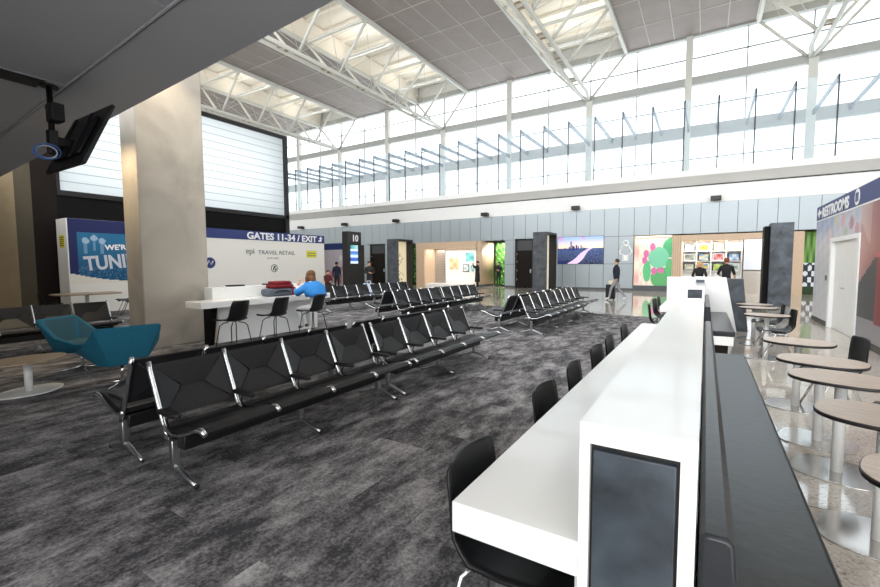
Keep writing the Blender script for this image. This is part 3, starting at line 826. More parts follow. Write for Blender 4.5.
# ------------------------------------------------------------------ LEFT SIGN WALL (partition)
t = thing('sign_wall', 'white temporary wall with blue gates 11-34 exit band', 'partition', (-17.7, 5.60, 0), 0)
mb = MB(); mb.box((-.85, 0, 0), (0, 11.1, 3.15), off_white, .01); mb.build('panel', t)
mb = MB(); mb.box((.001, 4.0, 2.75), (.012, 11.1, 3.155), navy); mb.build('blue_band', t)
U = (0, 1, 0)
wl = mat('sign_white', '#f4f4f4', 0.5)
text_mesh('lettering', 'GATES 11-34 / EXIT', .43, wl, t, TM((.016, 6.46, 2.80), U), .03, fit=4.1)
mb = MB(); mb.prism([(10.68, 2.83), (10.90, 2.83), (10.90, 2.98), (10.98, 2.98), (10.85, 3.11), (10.72, 2.98), (10.80, 2.98), (10.80, 2.91), (10.68, 2.91)], wl, 'X', .012, .02); mb.build('arrow', t)
ink = mat('grey_ink', '#6d7074', 0.6); inkd = mat('dark_ink', '#2b2d30', 0.6)
text_mesh('lettering', 'TRAVEL RETAIL', .27, ink, t, TM((.006, 7.02, 2.10), U), 0.004, fit=2.1)
text_mesh('lettering', 'epi', .38, ink, t, TM((.006, 6.38, 2.12), U), 0.004)
text_mesh('lettering', 'DUTY FREE', .13, mat('pale_ink', '#a5a8ab', .6), t, TM((.006, 7.5, 1.88), U), 0.0)
mb = MB(); mb.prism([(7.88 + .19 * math.cos(a * PI / 16), 1.44 + .19 * math.sin(a * PI / 16)) for a in range(32)], inkd, 'X', .002, .008)
mb.prism([(7.88 + .16 * math.cos(a * PI / 16), 1.44 + .16 * math.sin(a * PI / 16)) for a in range(32)], off_white, 'X', .008, .012)
mb.prism([(7.77, 1.36), (7.85, 1.36), (7.91, 1.50), (7.99, 1.50), (7.95, 1.56), (7.85, 1.55)], inkd, 'X', .012, .016)
mb.prism([(7.87, 1.32), (7.95, 1.32), (8.01, 1.44), (7.95, 1.46)], inkd, 'X', .012, .016); mb.build('round_emblem', t)
mb = MB(); mb.prism([(4.72 + .23 * math.cos(a * PI / 16), 1.70 + .23 * math.sin(a * PI / 16)) for a in range(32)], navy, 'X', .002, .008)
mb.tube([(.012, 4.58, 1.62), (.012, 4.68, 1.80), (.012, 4.75, 1.62), (.012, 4.85, 1.78)], .018, wl, 6); mb.build('round_logo', t)
mb = MB(); mb.box((.002, 9.87, 1.98), (.008, 10.53, 2.33), yellow); mb.build('yellow_notice', t)
mb = MB()
for k in range(2): mb.box((.008, 9.93, 2.19 - .12 * k), (.0095, 10.47, 2.225 - .12 * k), ink)
mb.build('notice_lines', t)
mb = MB(); mb.box((-.62, -.008, 2.2), (-.22, -.002, 2.6), yellow)
for k in range(5): mb.box((-.58, -.010, 2.26 + .065 * k), (-.26, -.0085, 2.285 + .065 * k), inkd)
o = mb.build('yellow_notice', t)
# dark blue hoarding print
def tun(s, v):
    y = s * 2.6; z = 1.0 + v * 2.15
    zb = 1.35 - .28 * math.sin(PI * min(1, s * .75))
    if z < zb: return '#e6dfd2'
    if y > .235 and z < 2.70:
        c = mixc('#1b5078', '#2a7199', (z - 1.2) / 1.2)
        q = (math.sin(y * 31.7 + z * 17.3) * 43758.5) % 1
        if z < 1.62 and q > .8: c = mixc(c, '#8fc3e0', .22)
        for cx, cz in ((.41, 2.44), (.65, 2.53), (.87, 2.44)):
            if (y - .05 - cx) ** 2 + ((z - cz) * 1.0) ** 2 < .0105: c = mixc(c, '#b4cde0', .8)
            elif abs(y - .05 - cx) < .045 and cz - .42 < z < cz: c = mixc(c, '#8fb4d0', .55)
        return c
    return '#242b5c'
mural('printed_graphic', t, (.004, .03, 1.0), U, 2.6, 2.147, 78, 64, tun, print_mat)
text_mesh('lettering', "WE'RE", .25, wl, t, TM((.012, 1.03, 2.14), U, .05), .03, fit=.78)
silv = mat('silver_ink', '#d0d2da', 0.4)
text_mesh('lettering', 'TUNING', .66, silv, t, TM((.012, .44, 1.44), U, .09), .03, fit=2.0)
# second partition with pink print, left of the gate 10 pillar
t = thing('sign_wall', 'pink printed temporary wall with blue band left of the gate 10 pillar', 'partition', (-21.6, 20.2, 0), 0)
mb = MB(); mb.box((0, 0, 0), (2.7, .3, 2.98), off_white, .01); mb.build('panel', t)
mb = MB(); mb.box((0, -.012, 2.56), (2.7, -.001, 2.98), navy); mb.build('blue_band', t)
def pinkf(s, v):
    c = mixc('#e6dade', '#d0c8cf', v)
    for cx, cy, r, col in ((.3, .35, .14, '#e59db4'), (.55, .2, .13, '#d8728f'), (.45, .6, .12, '#f1d5dc'), (.7, .5, .12, '#c47f98'), (.15, .15, .1, '#e9b9c6'), (.62, .78, .1, '#f4eef0'), (.85, .3, .1, '#6d2b3d')):
        d = math.hypot((s - cx) * 1.3, v - cy)
        if d < r: c = mixc(col, c, (d / r) ** 3)
    return c
mural('printed_graphic', t, (0, -.004, 0.1), (1, 0, 0), 2.7, 2.46, 40, 36, pinkf, print_mat)

# ------------------------------------------------------------------ PILLARS
# gate 10 information pillar
t = thing('gate_pillar', 'tall dark information pillar numbered 10 with a lit screen', 'pillar', (-17.17, 18.0, 0), 0)
pil = mat('pillar_charcoal', '#2c2a29', 0.45)
mb = MB(); mb.box((-.47, 0, 0), (0, 1.08, 3.48), pil, .012); mb.build('body', t)
text_mesh('lettering', '10', .50, wl, t, TM((.006, .30, 2.94), U), .03, fit=.44)
def scr(s, v):
    c = mixc('#7fb6e8', '#3d5fb0', abs(math.sin(v * 7)))
    if int(v * 9) % 3 == 0: c = mixc(c, '#dfeaf7', .7)
    if v > .8: c = mixc('#3f7f86', '#9ccad2', s)
    return c
mural('screen', t, (.008, .16, 1.66), U, .62, 1.05, 16, 24, scr, screen_mat)
mb = MB(); mb.box((.0, .13, 1.63), (.006, .81, 2.74), black_plastic); mb.build('screen_bezel', t)
mb = MB(); mb.box((-.47, 1.09, 0), (-.06, 1.4, 2.75), pil, .012); mb.build('rear_fin', t)

def light_pillar(x, y, w, d, h, lbl, body, inner, pattern):
    t = thing('display_pillar', lbl, 'pillar', (x, y, 0), 0, 'display pillars')
    fw = .08
    mb = MB(); mb.box((-w, 0, 0), (0, fw, h), body, .008); mb.box((-w, d - fw, 0), (0, d, h), black_metal, .008); mb.box((-w, fw, h - .12), (0, d - fw, h), black_metal, .005); mb.box((-w, fw, 0), (-w * .6, d - fw, h - .12), body)
    mb.build('casing', t)
    mb = MB(); mb.box((-w * .6, fw, .05), (-w * .55, d - fw, h - .12), inner); mb.build('lit_panel', t)
    if pattern:
        mb = MB(); rnd = random.Random(3)
        for cz in (1.95, .85):
            for k in range(26):
                a = rnd.uniform(0, 2 * PI); r = rnd.uniform(.12, .36)
                mb.ball((-w * .55 + .006, d / 2 + r * math.cos(a), cz + r * 1.15 * math.sin(a)), .035, mat('leaf_print', '#4c5a50', .6), .15, 1, 1, 6, 4)
        mb.build('leaf_print', t)
    return t
cream_lit = mat('lit_cream_panel', '#efe0bd', 0.5, emit='#f5e3ba', estr=0.12)
white_lit = mat('lit_white_panel', '#efe6d5', 0.5, emit='#f6ecd6', estr=0.14)
light_pillar(-15.2, 20.0, .80, 1.5, 3.08, 'dark pillar cabinet with a lit cream panel of leaf prints', slate_dark, cream_lit, True)
light_pillar(-7.69, 24.0, .82, 1.9, 3.42, 'slate pillar with a lit slot, left of the city picture', slate_dark, white_lit, False)
mb = MB(); mb.box((2.0, 20.0, 0), (2.68, 20.6, 3.07), slate, .01); mb.box((1.84, 20.2, .0), (1.995, 20.9, 2.97), black_panel, .01)
tag(mb.build('slate_pillar'), 'dark slate pillar in front of the right shop', 'pillar')

# ------------------------------------------------------------------ BACK WALL FITTINGS
# doors
def dark_door(x0, x1, n, lbl):
    mb = MB(); mb.box((x0, WY, 0), (x0 + .12, WY + .14, 3.28), black_metal); mb.box((x1 - .06, WY, 0), (x1, WY + .14, 3.28), black_metal); mb.box((x0, WY, 3.18), (x1, WY + .14, 3.28), black_metal)
    mb.box((x0 + .12, WY + .08, 2.5), (x1 - .06, WY + .13, 3.18), mat('door_transom', '#3a3b3e', .4))
    d = struct(mb.build('door_%d' % n), lbl, 'door')
    mb = MB(); mb.box((x0 + .12, WY + .07, 0), (x1 - .06, WY + .13, 2.5), brown_black); mb.build('door_leaf', d)
    mb = MB(); mb.box((x1 - .2, WY + .02, 1.0), (x1 - .12, WY + .07, 1.25), alu); mb.build('door_handle', d)
    mb = MB()
    for z in (.5, 1.1, 1.7, 2.2): mb.box((x0 + .11, WY + .03, z), (x0 + .15, WY + .08, z + .12), alu)
    mb.build('hinges', d)
dark_door(-11.0, -9.75, 1, 'dark double height service door between the shops')
dark_door(-23.8, -22.2, 2, 'dark recessed door right of the gate 10 pillar')
mb = MB(); mb.box((-24.6, WY - .03, 1.9), (-24.42, WY - .001, 2.1), white_metal, .01); tag(mb.build('wall_notice'), 'small white plate on the silver panels beside the gate 10 pillar', 'wall plate')

# city picture
def city(s, v):
    if v > .58:
        q = (v - .58) / .42
        c = mixc('#f1cfae', '#8ba3d2', q * 1.2)
        if math.sin(s * 9 + 2) + math.sin(s * 23 + v * 20) * .6 + (q - .4) * 2.2 > 1.3 and s < .6: c = mixc(c, '#c46fa6', .6)
    else:
        q = v / .58
        c = mixc('#20283f', '#46578a', q)
        h = (math.sin(s * 91.7 + v * 47.1) * 43758.5) % 1
        c = mixc(c, '#6a7796' if h > .65 else '#141a2c', .45)
        rc = .33 + .42 * (q ** 1.1) + .03 * math.sin(q * 6); rw = .08 * (1 - q) ** .9 + .035
        if abs(s - rc) < rw: c = mixc('#d8b6dd', '#b6a9e0', q)
        if v < .1 and s < .2: c = '#25305a'
    for bx, bw, bh in ((.30, .012, .30), (.335, .01, .15), (.37, .018, .12), (.42, .014, .16), (.46, .012, .12), (.52, .014, .15), (.26, .014, .1), (.17, .012, .08), (.60, .02, .06), (.56, .01, .09)):
        if abs(s - bx) < bw and .50 < v < .53 + bh: c = '#2a3768'
    return c
t = thing('city_screen', 'wide lit screen showing a river city at dusk on the silver wall', 'screen', (-8.09, WY, 1.58), 0)
mb = MB(); mb.box((0, -.05, 0), (2.81, -.004, 1.71), black_plastic, .008); mb.build('frame', t)
mural('picture', t, (.02, -.053, .02), (1, 0, 0), 2.77, 1.67, 112, 66, city, screen_mat)
# restroom figure graphic
fig = mat('frosted_white', '#f4f4f0', .5)
t = thing('wall_pictogram', 'pale figure pictogram on the silver wall beside the cactus picture', 'pictogram', (-4.05, WY, 1.75), 0)
mb = MB(); mb.tube([(.13 * math.cos(a * PI / 10), -.008, 1.08 + .13 * math.sin(a * PI / 10)) for a in range(21)], .03, fig, 6); mb.build('head', t)
mb = MB(); mb.tube([(-.17, -.008, .9), (-.34, -.008, .55), (-.24, -.008, .38), (-.14, -.008, .38), (-.14, -.008, .03), (.14, -.008, .03), (.14, -.008, .38), (.24, -.008, .38), (.34, -.008, .55), (.17, -.008, .9), (-.17, -.008, .9)], .034, fig, 6)
mb.box((-.1, -.02, .05), (.1, -.003, .36), fig); mb.build('torso_outline', t)

# cactus niche
def cact(s, v):
    c = mixc('#e9dcd0', '#d9c6b4', .5 + .5 * math.sin(s * 40) * math.sin(v * 33))
    if s < .14: c = mixc('#eadfcb', '#d9a9a0', .5 + .5 * math.sin(v * 11)); 
    for cx, cy, rx, ry, col in ((.98, .78, .22, .2, '#3fa06a'), (.66, .58, .27, .22, '#6fb998'), (.36, .30, .11, .22, '#4fae72'), (.76, .16, .30, .22, '#4f9a58'), (.95, .36, .1, .2, '#4aa765')):
        e = ((s - cx) / rx) ** 2 + ((v - cy) / ry) ** 2
        if e < 1:
            c = mixc(col, '#8fd0ae', .25 * (.5 + .5 * math.sin(s * 70) * math.sin(v * 60)))
    for cx, cy, r in ((.50, .80, .075), (.33, .66, .075), (.29, .53, .07), (.54, .30, .07), (.68, .32, .05), (.76, .31, .05)):
        if math.hypot(s - cx, (v - cy) * .9) < r: c = '#c9699a'
    return c
t = thing('cactus_picture', 'tall backlit picture of green cactus pads with pink blooms', 'picture', (P0, WY, 0), 0)
mb = MB(); mb.box((.02, .12, .0), (2.0, .18, 3.2), wood_wall); mb.box((.0, .0, .25), (2.0, .16, .32), kick); mb.box((0, 0, 3.1), (2.0, .16, 3.2), wood_wall); mb.build('niche', t)
mb = MB(); mb.box((0, .0, 0), (2.0, .16, .25), kick); mb.build('niche_base', t)
mural('picture', t, (.03, .11, .32), (1, 0, 0), 1.95, 2.78, 80, 96, cact, lit_print)

# left shop: oak portal box
t = thing('shop_front', 'pale oak portal box of the left shop, standing out from the silver wall', 'shop front', (-18.65, 26.8, 0), 0)
mb = MB(); mb.box((0, 0, .0), (.75, 2.1, 3.2), wood_wall); mb.build('left_jamb', t)
mb = MB(); mb.box((.75, 0, 2.73), (5.05, 2.1, 3.2), wood_wall); mb.build('header', t)
mb = MB(); mb.prism([(5.05, 0), (5.30, 0), (5.38, .03), (5.43, .09), (5.45, .18), (5.45, 2.1), (5.05, 2.1)], wood_wall, 'Z', .17, 3.2, True); mb.build('right_jamb', t)
mb = MB(); mb.box((-.6, 1.6, 0), (5.05, 1.7, 2.73), white_paint); mb.build('back_panel', t)
mb = MB(); mb.box((.3, 1.50, 0), (1.66, 1.54, 2.73), alu)
for k in range(14): mb.box((.3, 1.49, .2 * k), (1.66, 1.50, .2 * k + .02), grey_steel)
mb.build('roller_shutter', t)
mb = MB(); mb.box((.76, .1, 0), (5.04, 1.45, .17), white_paint); mb.build('display_plinth', t)
mb = MB(); mb.box((5.05, .05, 0), (5.42, 2.08, .169), kick); mb.build('jamb_base', t)
def framed(name, lbl, x, y, z, w, h, col1, col2, fm=None, u=(1, 0, 0)):
    t2 = thing(name, lbl, 'picture', (x, y, z), 0)
    mb = MB(); mb.box((0, -.03, 0), (w, 0, h), fm or wl); mb.build('frame', t2)
    rr = random.Random(int(x * 100 + z * 10))
    a, b, cc_ = rr.uniform(3, 9), rr.uniform(3, 9), rr.uniform(0, 6)
    mural('print', t2, (w * .1, -.034, h * .1), u, w * .8, h * .8, 14, 12, lambda s, v: mixc(col1, col2, .5 + .5 * math.sin(a * s + cc_) * math.cos(b * v)), print_mat)
    return t2
framed('framed_picture', 'large ochre framed picture on the left shop wall', -16.75, 28.395, 1.08, 1.0, 1.1, '#e6d3b0', '#c9a878')
framed('framed_picture', 'teal framed picture on the left shop wall, upper right', -15.36, 28.395, 1.71, .92, .84, '#8fd0cf', '#4f9fa6')
framed('framed_picture', 'small framed picture under the teal one, left', -15.49, 28.395, 1.03, .54, .56, '#dfe8e8', '#9fb7ba', inkd)
framed('framed_picture', 'small framed picture under the teal one, right', -14.88, 28.395, 1.0, .42, .6, '#bfe0de', '#5fa0a8')
# green plant picture walls
def green(s, v):
    n_ = math.sin(s * 23 + math.sin(v * 9) * 2) * math.sin(v * 31 + s * 14)
    c = mixc('#1d4420', '#5a9440', .5 + .5 * n_)
    if math.sin(s * 37 + v * 11) * math.sin(v * 29 - s * 5) > .88: c = '#c4dca0'
    return c
t = thing('plant_picture', 'bright green leafy picture wall beside the oak portal', 'picture', (-13.19, 29.2, 0), 0)
mb = MB(); mb.box((0, .01, 0), (2.2, .1, 3.2), black_panel); mb.build('backing', t)
mural('picture', t, (0, 0, .1), (1, 0, 0), 2.2, 3.1, 36, 50, green, lit_print)
t = thing('plant_picture', 'sliver of green leafy picture left of the oak portal', 'picture', (-22.0, 29.4, 0), 0)
mb = MB(); mb.box((0, .01, 0), (2.6, .1, 3.2), black_panel); mb.build('backing', t)
mural('picture', t, (0, 0, .1), (1, 0, 0), 2.6, 3.1, 36, 50, green, lit_print)
t = thing('plant_picture', 'green hanging plant picture right of the slate pillar', 'picture', (4.1, 28.6, 0), 0)
mb = MB(); mb.box((0, .01, 0), (1.6, .1, 3.2), black_panel); mb.build('backing', t)
def green2(s, v):
    if v > .5: return mixc('#2c5a22', '#86b455', .5 + .5 * math.sin(s * 40) * math.sin(v * 9))
    if v > .12:
        return '#dfe3e6' if math.sin(s * 30) * math.sin(v * 34) > .1 else '#2d3340'
    return '#27401f'
mural('picture', t, (0, 0, .02), (1, 0, 0), 1.6, 3.16, 32, 60, green2, lit_print)

# right shop: oak surround, bright shelves
t = thing('shop_front', 'pale oak surround of the right shop behind the white counter', 'shop front', (-1.62, 27.5, 0), 0)
mb = MB(); mb.box((0, 0, 0), (.46, 1.3, 3.16), wood_wall)
for k in range(4): mb.box((.11 * k + .05, -.004, 0), (.11 * k + .062, .01, 3.16), mat('slat_gap', '#8a6a48', .6))
mb.build('left_jamb', t)
mb = MB(); mb.box((.46, 0, 2.82), (5.72, 1.3, 3.16), wood_wall); mb.build('header', t)
mb = MB(); mb.box((4.3, 0, 0), (5.72, .1, 2.83), wood_wall); mb.box((5.0, -.01, 0), (5.05, .01, 2.83), black_metal); mb.build('right_jamb', t)
mb = MB(); mb.box((.46, 1.25, 0), (3.3, 1.3, 2.82), white_paint); mb.build('back_panel', t)
mb = MB()
for k in range(5):
    x = .46 + .70 * k; mb.box((x - .03, .75, 0), (x + .03, 1.25, 2.82), white_paint)
mb.build('shelf_uprights', t)
for z in (.55, 1.15, 1.7, 2.25):
    mb = MB(); mb.box((.46, .78, z), (3.28, 1.25, z + .035), white_paint); mb.build('shelf', t)
mb = MB(); mb.box((3.3, .05, .0), (4.3, .12, 1.2), mat('brushed_steel', '#a79f95', .3, metal=.8)); mb.box((3.3, .04, 1.25), (4.3, .12, 2.9), alu)
mb.build('metal_shutter', t)
cols = [('#e6dcc6', '#8fa3b8'), ('#f0c93a', '#c23b2e'), ('#e08a2e', '#f3e2b0'), ('#f2c53d', '#3c7fc4'), ('#bfc8c0', '#6d7a70'), ('#6fa0c8', '#e9d9a0'), ('#c2274a', '#e8b0a8'), ('#5f8fc0', '#dfe6ea'), ('#a8b0a0', '#d8d8c8'), ('#3f7fb8', '#e2c84a'), ('#7fb04f', '#d8e08a'), ('#708a78', '#cfd6d2')]
rown = ['top', 'middle', 'lower']; coln = ['first', 'second', 'third', 'fourth']
for r_ in range(3):
    for c_ in range(4):
        z = (2.29, 1.74, 1.19)[r_]; x = -1.16 + .70 * c_ + .07
        framed('framed_picture', 'framed print on the %s bright shelf of the right shop, %s from the left' % (rown[r_], coln[c_]), x, 28.5, z, .56, .40 if r_ else .38, *cols[r_ * 4 + c_], fm=inkd if (r_ + c_) % 2 == 0 else wl)['group'] = 'framed prints on the bright shelves'

# ------------------------------------------------------------------ RESTROOM WALL
t = thing('sign_wall', 'printed wall with blue restrooms band and white double door', 'partition', (2.63, 0, 0), 0)
mb = MB(); mb.box((0, 3, 0), (.25, 11.92, 3.13), off_white); mb.box((0, 14.1, 0), (.25, 15.95, 3.13), off_white); mb.box((0, 11.92, 2.14), (.25, 14.1, 3.13), off_white); mb.build('panel', t)
UR = (0, -1, 0)
def rest(s, v):
    y = 15.95 - s * 7.95; z = .12 + v * 2.63
    c = mixc('#c9c9cf', '#aeb3c0', v)
    if y > 14 and z > 1.7: c = mixc(c, '#7f95c4', (z - 1.7) * .8)
    n_ = .5 + .5 * math.sin(y * 9 + z * 7) * math.sin(z * 11 - y * 3)
    c = mixc(c, '#e9e6e6', .3 * n_)
    for cy_, cz_, r_, col in ((13.2, 2.55, .16, '#d69aa8'), (12.5, 2.45, .15, '#b0506a'), (13.8, 2.62, .14, '#c9c48f'), (12.9, 2.25, .13, '#9db38a'), (12.1, 2.3, .14, '#c57a86'), (11.7, 2.6, .16, '#a8b58e'), (14.3, 2.3, .15, '#d8b3b0')):
        if math.hypot(y - cy_, (z - cz_)) < r_: c = mixc(col, c, .25)
    if y < 11.85:
        c = '#3a3a40'
        # pale red folded shape
        if z > 1.15 + (11.85 - y) * .55 and z < 3.0 - (11.85 - y) * .1 + .2 and y > 10.55: c = mixc('#b98a86', '#8f4a47', (11.85 - y) / 1.2)
        if z > 2.45 - (11.85 - y) * .8 and y > 11.2: c = mixc('#c9b0ac', '#a8706c', (11.85 - y))
        if z < .55: c = '#8d8a90'
        if 9.6 < y < 10.75 and .45 < z < 1.75: c = mixc('#7a2029', '#a8333c', .5 + .5 * math.sin((y - 9.6) * 5.5))
        if 9.5 < y < 10.85 and 1.68 < z < 1.82: c = '#b5484e'
    return c
def rest_piece(y0, y1, z0, z1, nu, nv):
    h_ = z1 - z0; w_ = y1 - y0
    return mural('printed_graphic', t, (-.004, y1, z0), UR, w_, h_, nu, nv, lambda s, v: rest((15.95 - (y1 - s * w_)) / 7.95, (z0 + v * h_ - .12) / 2.63), print_mat)
rest_piece(14.12, 15.95, .12, 2.76, 30, 44); rest_piece(11.9, 14.12, 2.18, 2.76, 40, 12); rest_piece(8.0, 11.9, .12, 2.76, 70, 52)
mb = MB(); mb.box((-.012, 3, 2.76), (-.001, 15.95, 3.135), navy); mb.build('blue_band', t)
mb = MB(); mb.box((-.014, 3, 2.73), (-.001, 15.95, 2.762), wl); mb.build('white_line', t)
text_mesh('lettering', 'RESTROOMS', .36, wl, t, TM((-.016, 15.28, 2.81), UR), .03, fit=2.5)
mb = MB(); mb.prism([(15.38, 2.91), (15.38, 2.99), (15.6, 2.99), (15.6, 3.07), (15.82, 2.95), (15.6, 2.83), (15.6, 2.91)], wl, 'X', -.02, -.012); mb.build('arrow', t)
mb = MB(); mb.prism([(12.15 + .17 * math.cos(a * PI / 16), 2.95 + .17 * math.sin(a * PI / 16)) for a in range(32)], wl, 'X', -.02, -.012)
mb.box((-.026, 12.05, 2.86), (-.02, 12.10, 3.04), navy); mb.box((-.026, 12.19, 2.86), (-.02, 12.24, 3.04), navy); mb.box((-.026, 12.14, 2.84), (-.02, 12.155, 3.06), navy); mb.build('restroom_symbol', t)
mb = MB(); mb.box((-.018, 3, 0), (-.001, 11.75, .12), black_metal); mb.box((-.018, 14.15, 0), (-.001, 15.95, .12), black_metal); mb.build('baseboard', t)
door_w = mat('door_white', '#ecebe8', .45)
mb = MB(); mb.box((-.03, 11.78, 0), (.1, 11.93, 2.2), white_paint, .006); mb.box((-.03, 14.0, 0), (.1, 14.15, 2.2), white_paint, .006); mb.box((-.03, 11.935, 2.1), (.1, 13.995, 2.2), white_paint)
dfr = mb.build('door_frame', t)
for y0, y1 in ((11.93, 12.955), (12.975, 14.0)):
    mb = MB(); mb.box((.05, y0, .01), (.09, y1, 2.1), door_w, .004); dl = mb.build('door_leaf', t)
    if y0 < 12:
        pass
mb = MB(); mb.tube([(.05, 13.05, 1.02), (-.0, 13.05, 1.02), (-.0, 13.18, 1.02)], .012, alu, 8); mb.build('door_handle', t)
mb = MB(); mb.box((-.02, 14.45, 1.15), (-.001, 14.57, 1.28), mat('plate_dark', '#4a4a4e', .4), .004); mb.build('card_reader', t)

# ------------------------------------------------------------------ PEOPLE
def person(label, loc, rz, pose, skin='#c99a7d', top='#1a1c26', pants='#23242a', shoe='#111113', hair='#2a1c14', scale=1.0, hair_len=0.0, arms=None, coat=False, bulk=1.16, short=False):
    t = thing('person', label, 'person', loc, rz)
    J = dict(pel=(0, 0, .93), wai=(0, 0, 1.10), che=(0, .01, 1.29), uch=(0, 0, 1.42), nec=(0, .005, 1.51), jaw=(0, .025, 1.575), sku=(0, .01, 1.655), top=(0, .0, 1.725))
    R_ = dict(pel=.145, wai=.125, che=.145, uch=.105, nec=.052, jaw=.066, sku=.088, top=.055)
    for s, n in ((-1, 'l'), (1, 'r')):
        J.update({n + 'sh': (.175 * s, 0, 1.41), n + 'el': (.225 * s, -.03, 1.13), n + 'wr': (.235 * s, .05, .89), n + 'pa': (.235 * s, .07, .81),
                  n + 'hi': (.085 * s, 0, .86), n + 'kn': (.095 * s, .01, .49), n + 'an': (.10 * s, -.02, .09), n + 'to': (.115 * s, .15, .035)})
        R_.update({n + 'sh': .062, n + 'el': .044, n + 'wr': .031, n + 'pa': .036, n + 'hi': .092, n + 'kn': .058, n + 'an': .042, n + 'to': .036})
    J.update(pose)
    for k_ in ('che', 'uch', 'wai', 'lsh', 'rsh', 'lel', 'rel'): R_[k_] *= bulk
    J = {k: Vector(v) * scale for k, v in J.items()}; R_ = {k: v * scale for k, v in R_.items()}
    E_ = [('pel', 'wai', 'T'), ('wai', 'che', 'T'), ('che', 'uch', 'T'), ('uch', 'nec', 'S'), ('nec', 'jaw', 'S'), ('jaw', 'sku', 'S'), ('sku', 'top', 'S')]
    for n in 'lr':
        E_ += [('uch', n + 'sh', 'T'), (n + 'sh', n + 'el', 'T'), (n + 'el', n + 'wr', 'S' if short else 'T'), (n + 'wr', n + 'pa', 'S'), ('pel', n + 'hi', 'P'), (n + 'hi', n + 'kn', 'P'), (n + 'kn', n + 'an', 'P'), (n + 'an', n + 'to', 'H')]
    names = list(J); idx = {n: i for i, n in enumerate(names)}
    me = bpy.data.meshes.new('tmp_skeleton'); me.from_pydata([J[n] for n in names], [(idx[a], idx[b]) for a, b, _ in E_], []); me.update()
    ob = bpy.data.objects.new('tmp_skeleton', me); COL.objects.link(ob)
    sk = ob.modifiers.new('Skin', 'SKIN'); sk.use_smooth_shade = True
    lay = me.skin_vertices[0] if me.skin_vertices else None
    if lay is None:
        bm_ = bmesh.new(); bm_.from_mesh(me); bm_.verts.layers.skin.verify(); bm_.to_mesh(me); bm_.free(); lay = me.skin_vertices[0]
    for i, n in enumerate(names): lay.data[i].radius = (R_[n], R_[n]); lay.data[i].use_root = (n == 'pel')
    ss = ob.modifiers.new('Sub', 'SUBSURF'); ss.levels = 2; ss.render_levels = 2
    dg = bpy.context.evaluated_depsgraph_get(); bm = bmesh.new(); ev = ob.evaluated_get(dg); bm.from_mesh(ev.to_mesh()); ev.to_mesh_clear()
    bpy.data.objects.remove(ob); bpy.data.meshes.remove(me)
    mb = MB(); mb.bm.free(); mb.bm = bm
    key = lambda h, r=.8: mat('cloth_' + h[1:], h, r, noise=.08, nscale=40)
    ms = {'S': mat('skin_' + skin[1:], skin, .55), 'T': key(top), 'P': key(pants), 'H': mat('shoe_' + shoe[1:], shoe, .5)}
    for f in bm.faces:
        c = f.calc_center_median(); best = None
        for a, b, g in E_:
            A_, B_ = J[a], J[b]; d = B_ - A_; u = max(0, min(1, (c - A_).dot(d) / max(d.length_squared, 1e-9))); dd = (c - A_ - d * u).length - R_[a] * (1 - u) - R_[b] * u
            if best is None or dd < best[0]: best = (dd, g)
        f.material_index = mb.mi(ms[best[1]]); f.smooth = True
    # fingers and thumb, rooted in the palm
    for s, n in ((-1, 'l'), (1, 'r')):
        w_, p_ = J[n + 'wr'], J[n + 'pa']; d = (p_ - w_).normalized()
        side = d.cross(Vector((0, 0, 1)) if abs(d.z) < .8 else Vector((1, 0, 0))).normalized(); nrm = side.cross(d)
        for k, (o_, l_) in enumerate(((-.026, .066), (-.009, .078), (.009, .073), (.026, .058))):
            b0 = p_ + side * o_ * scale; mb.tube([b0, b0 + d * l_ * .55 * scale, b0 + (d * l_ * .9 + nrm * .022) * scale], [.0095 * scale, .009 * scale, .0075 * scale], ms['S'], 6)
        b0 = w_ + (p_ - w_) * .55; mb.tube([b0, b0 + (side * -.04 + d * .03) * scale, b0 + (side * -.05 + d * .065) * scale], [.011 * scale, .010 * scale, .008 * scale], ms['S'], 6)
    # face
    hd = J['sku']; fw = (J['jaw'] - J['nec']); fw.z = 0
    fw = fw.normalized() if fw.length > .004 else Vector((0, 1, 0)); sd = Vector((fw.y, -fw.x, 0))
    eye = mat('eye_dark', '#1b1412', .3); lip = mat('lip', '#9a5a50', .5)
    mb.ball(hd + fw * .088 * scale + Vector((0, 0, -.035 * scale)), .014 * scale, ms['S'], 1, 1, 1.6, 8, 6)
    for s in (-1, 1):
        mb.ball(hd + (fw * .078 + sd * .032 * s) * scale + Vector((0, 0, -.012 * scale)), .010 * scale, eye, 1, 1, .7, 8, 6)
        mb.ball(hd + (sd * .088 * s - fw * .005) * scale + Vector((0, 0, -.03 * scale)), .022 * scale, ms['S'], .5, .7, 1.2, 8, 6)
    mb.ball(J['jaw'] + fw * .062 * scale + Vector((0, 0, .008 * scale)), .018 * scale, lip, 1, 1, .35, 8, 6)
    mb.build('body', t)
    hm = mat('hair_' + hair[1:], hair, .6, noise=.25, nscale=60)
    mb = MB(); mb.ball(hd - fw * .030 * scale + Vector((0, 0, .030 * scale)), .098 * scale, hm, 1, 1, .92, 14, 10)
    if hair_len > 0:
        mb.tube([hd - fw * .03 * scale, hd - fw * .055 * scale + Vector((0, 0, -hair_len * .5)), hd - fw * .05 * scale + Vector((0, 0, -hair_len))], [.095 * scale, .09 * scale, .055 * scale], hm, 12)
        for s in (-1, 1): mb.tube([hd + sd * .075 * s * scale + Vector((0, 0, .05 * scale)), hd + sd * .098 * s * scale + Vector((0, 0, -.06)), hd + (sd * .095 * s + fw * .02) * scale + Vector((0, 0, -hair_len))], [.03 * scale, .036 * scale, .02 * scale], hm, 8)
    mb.build('hair', t)
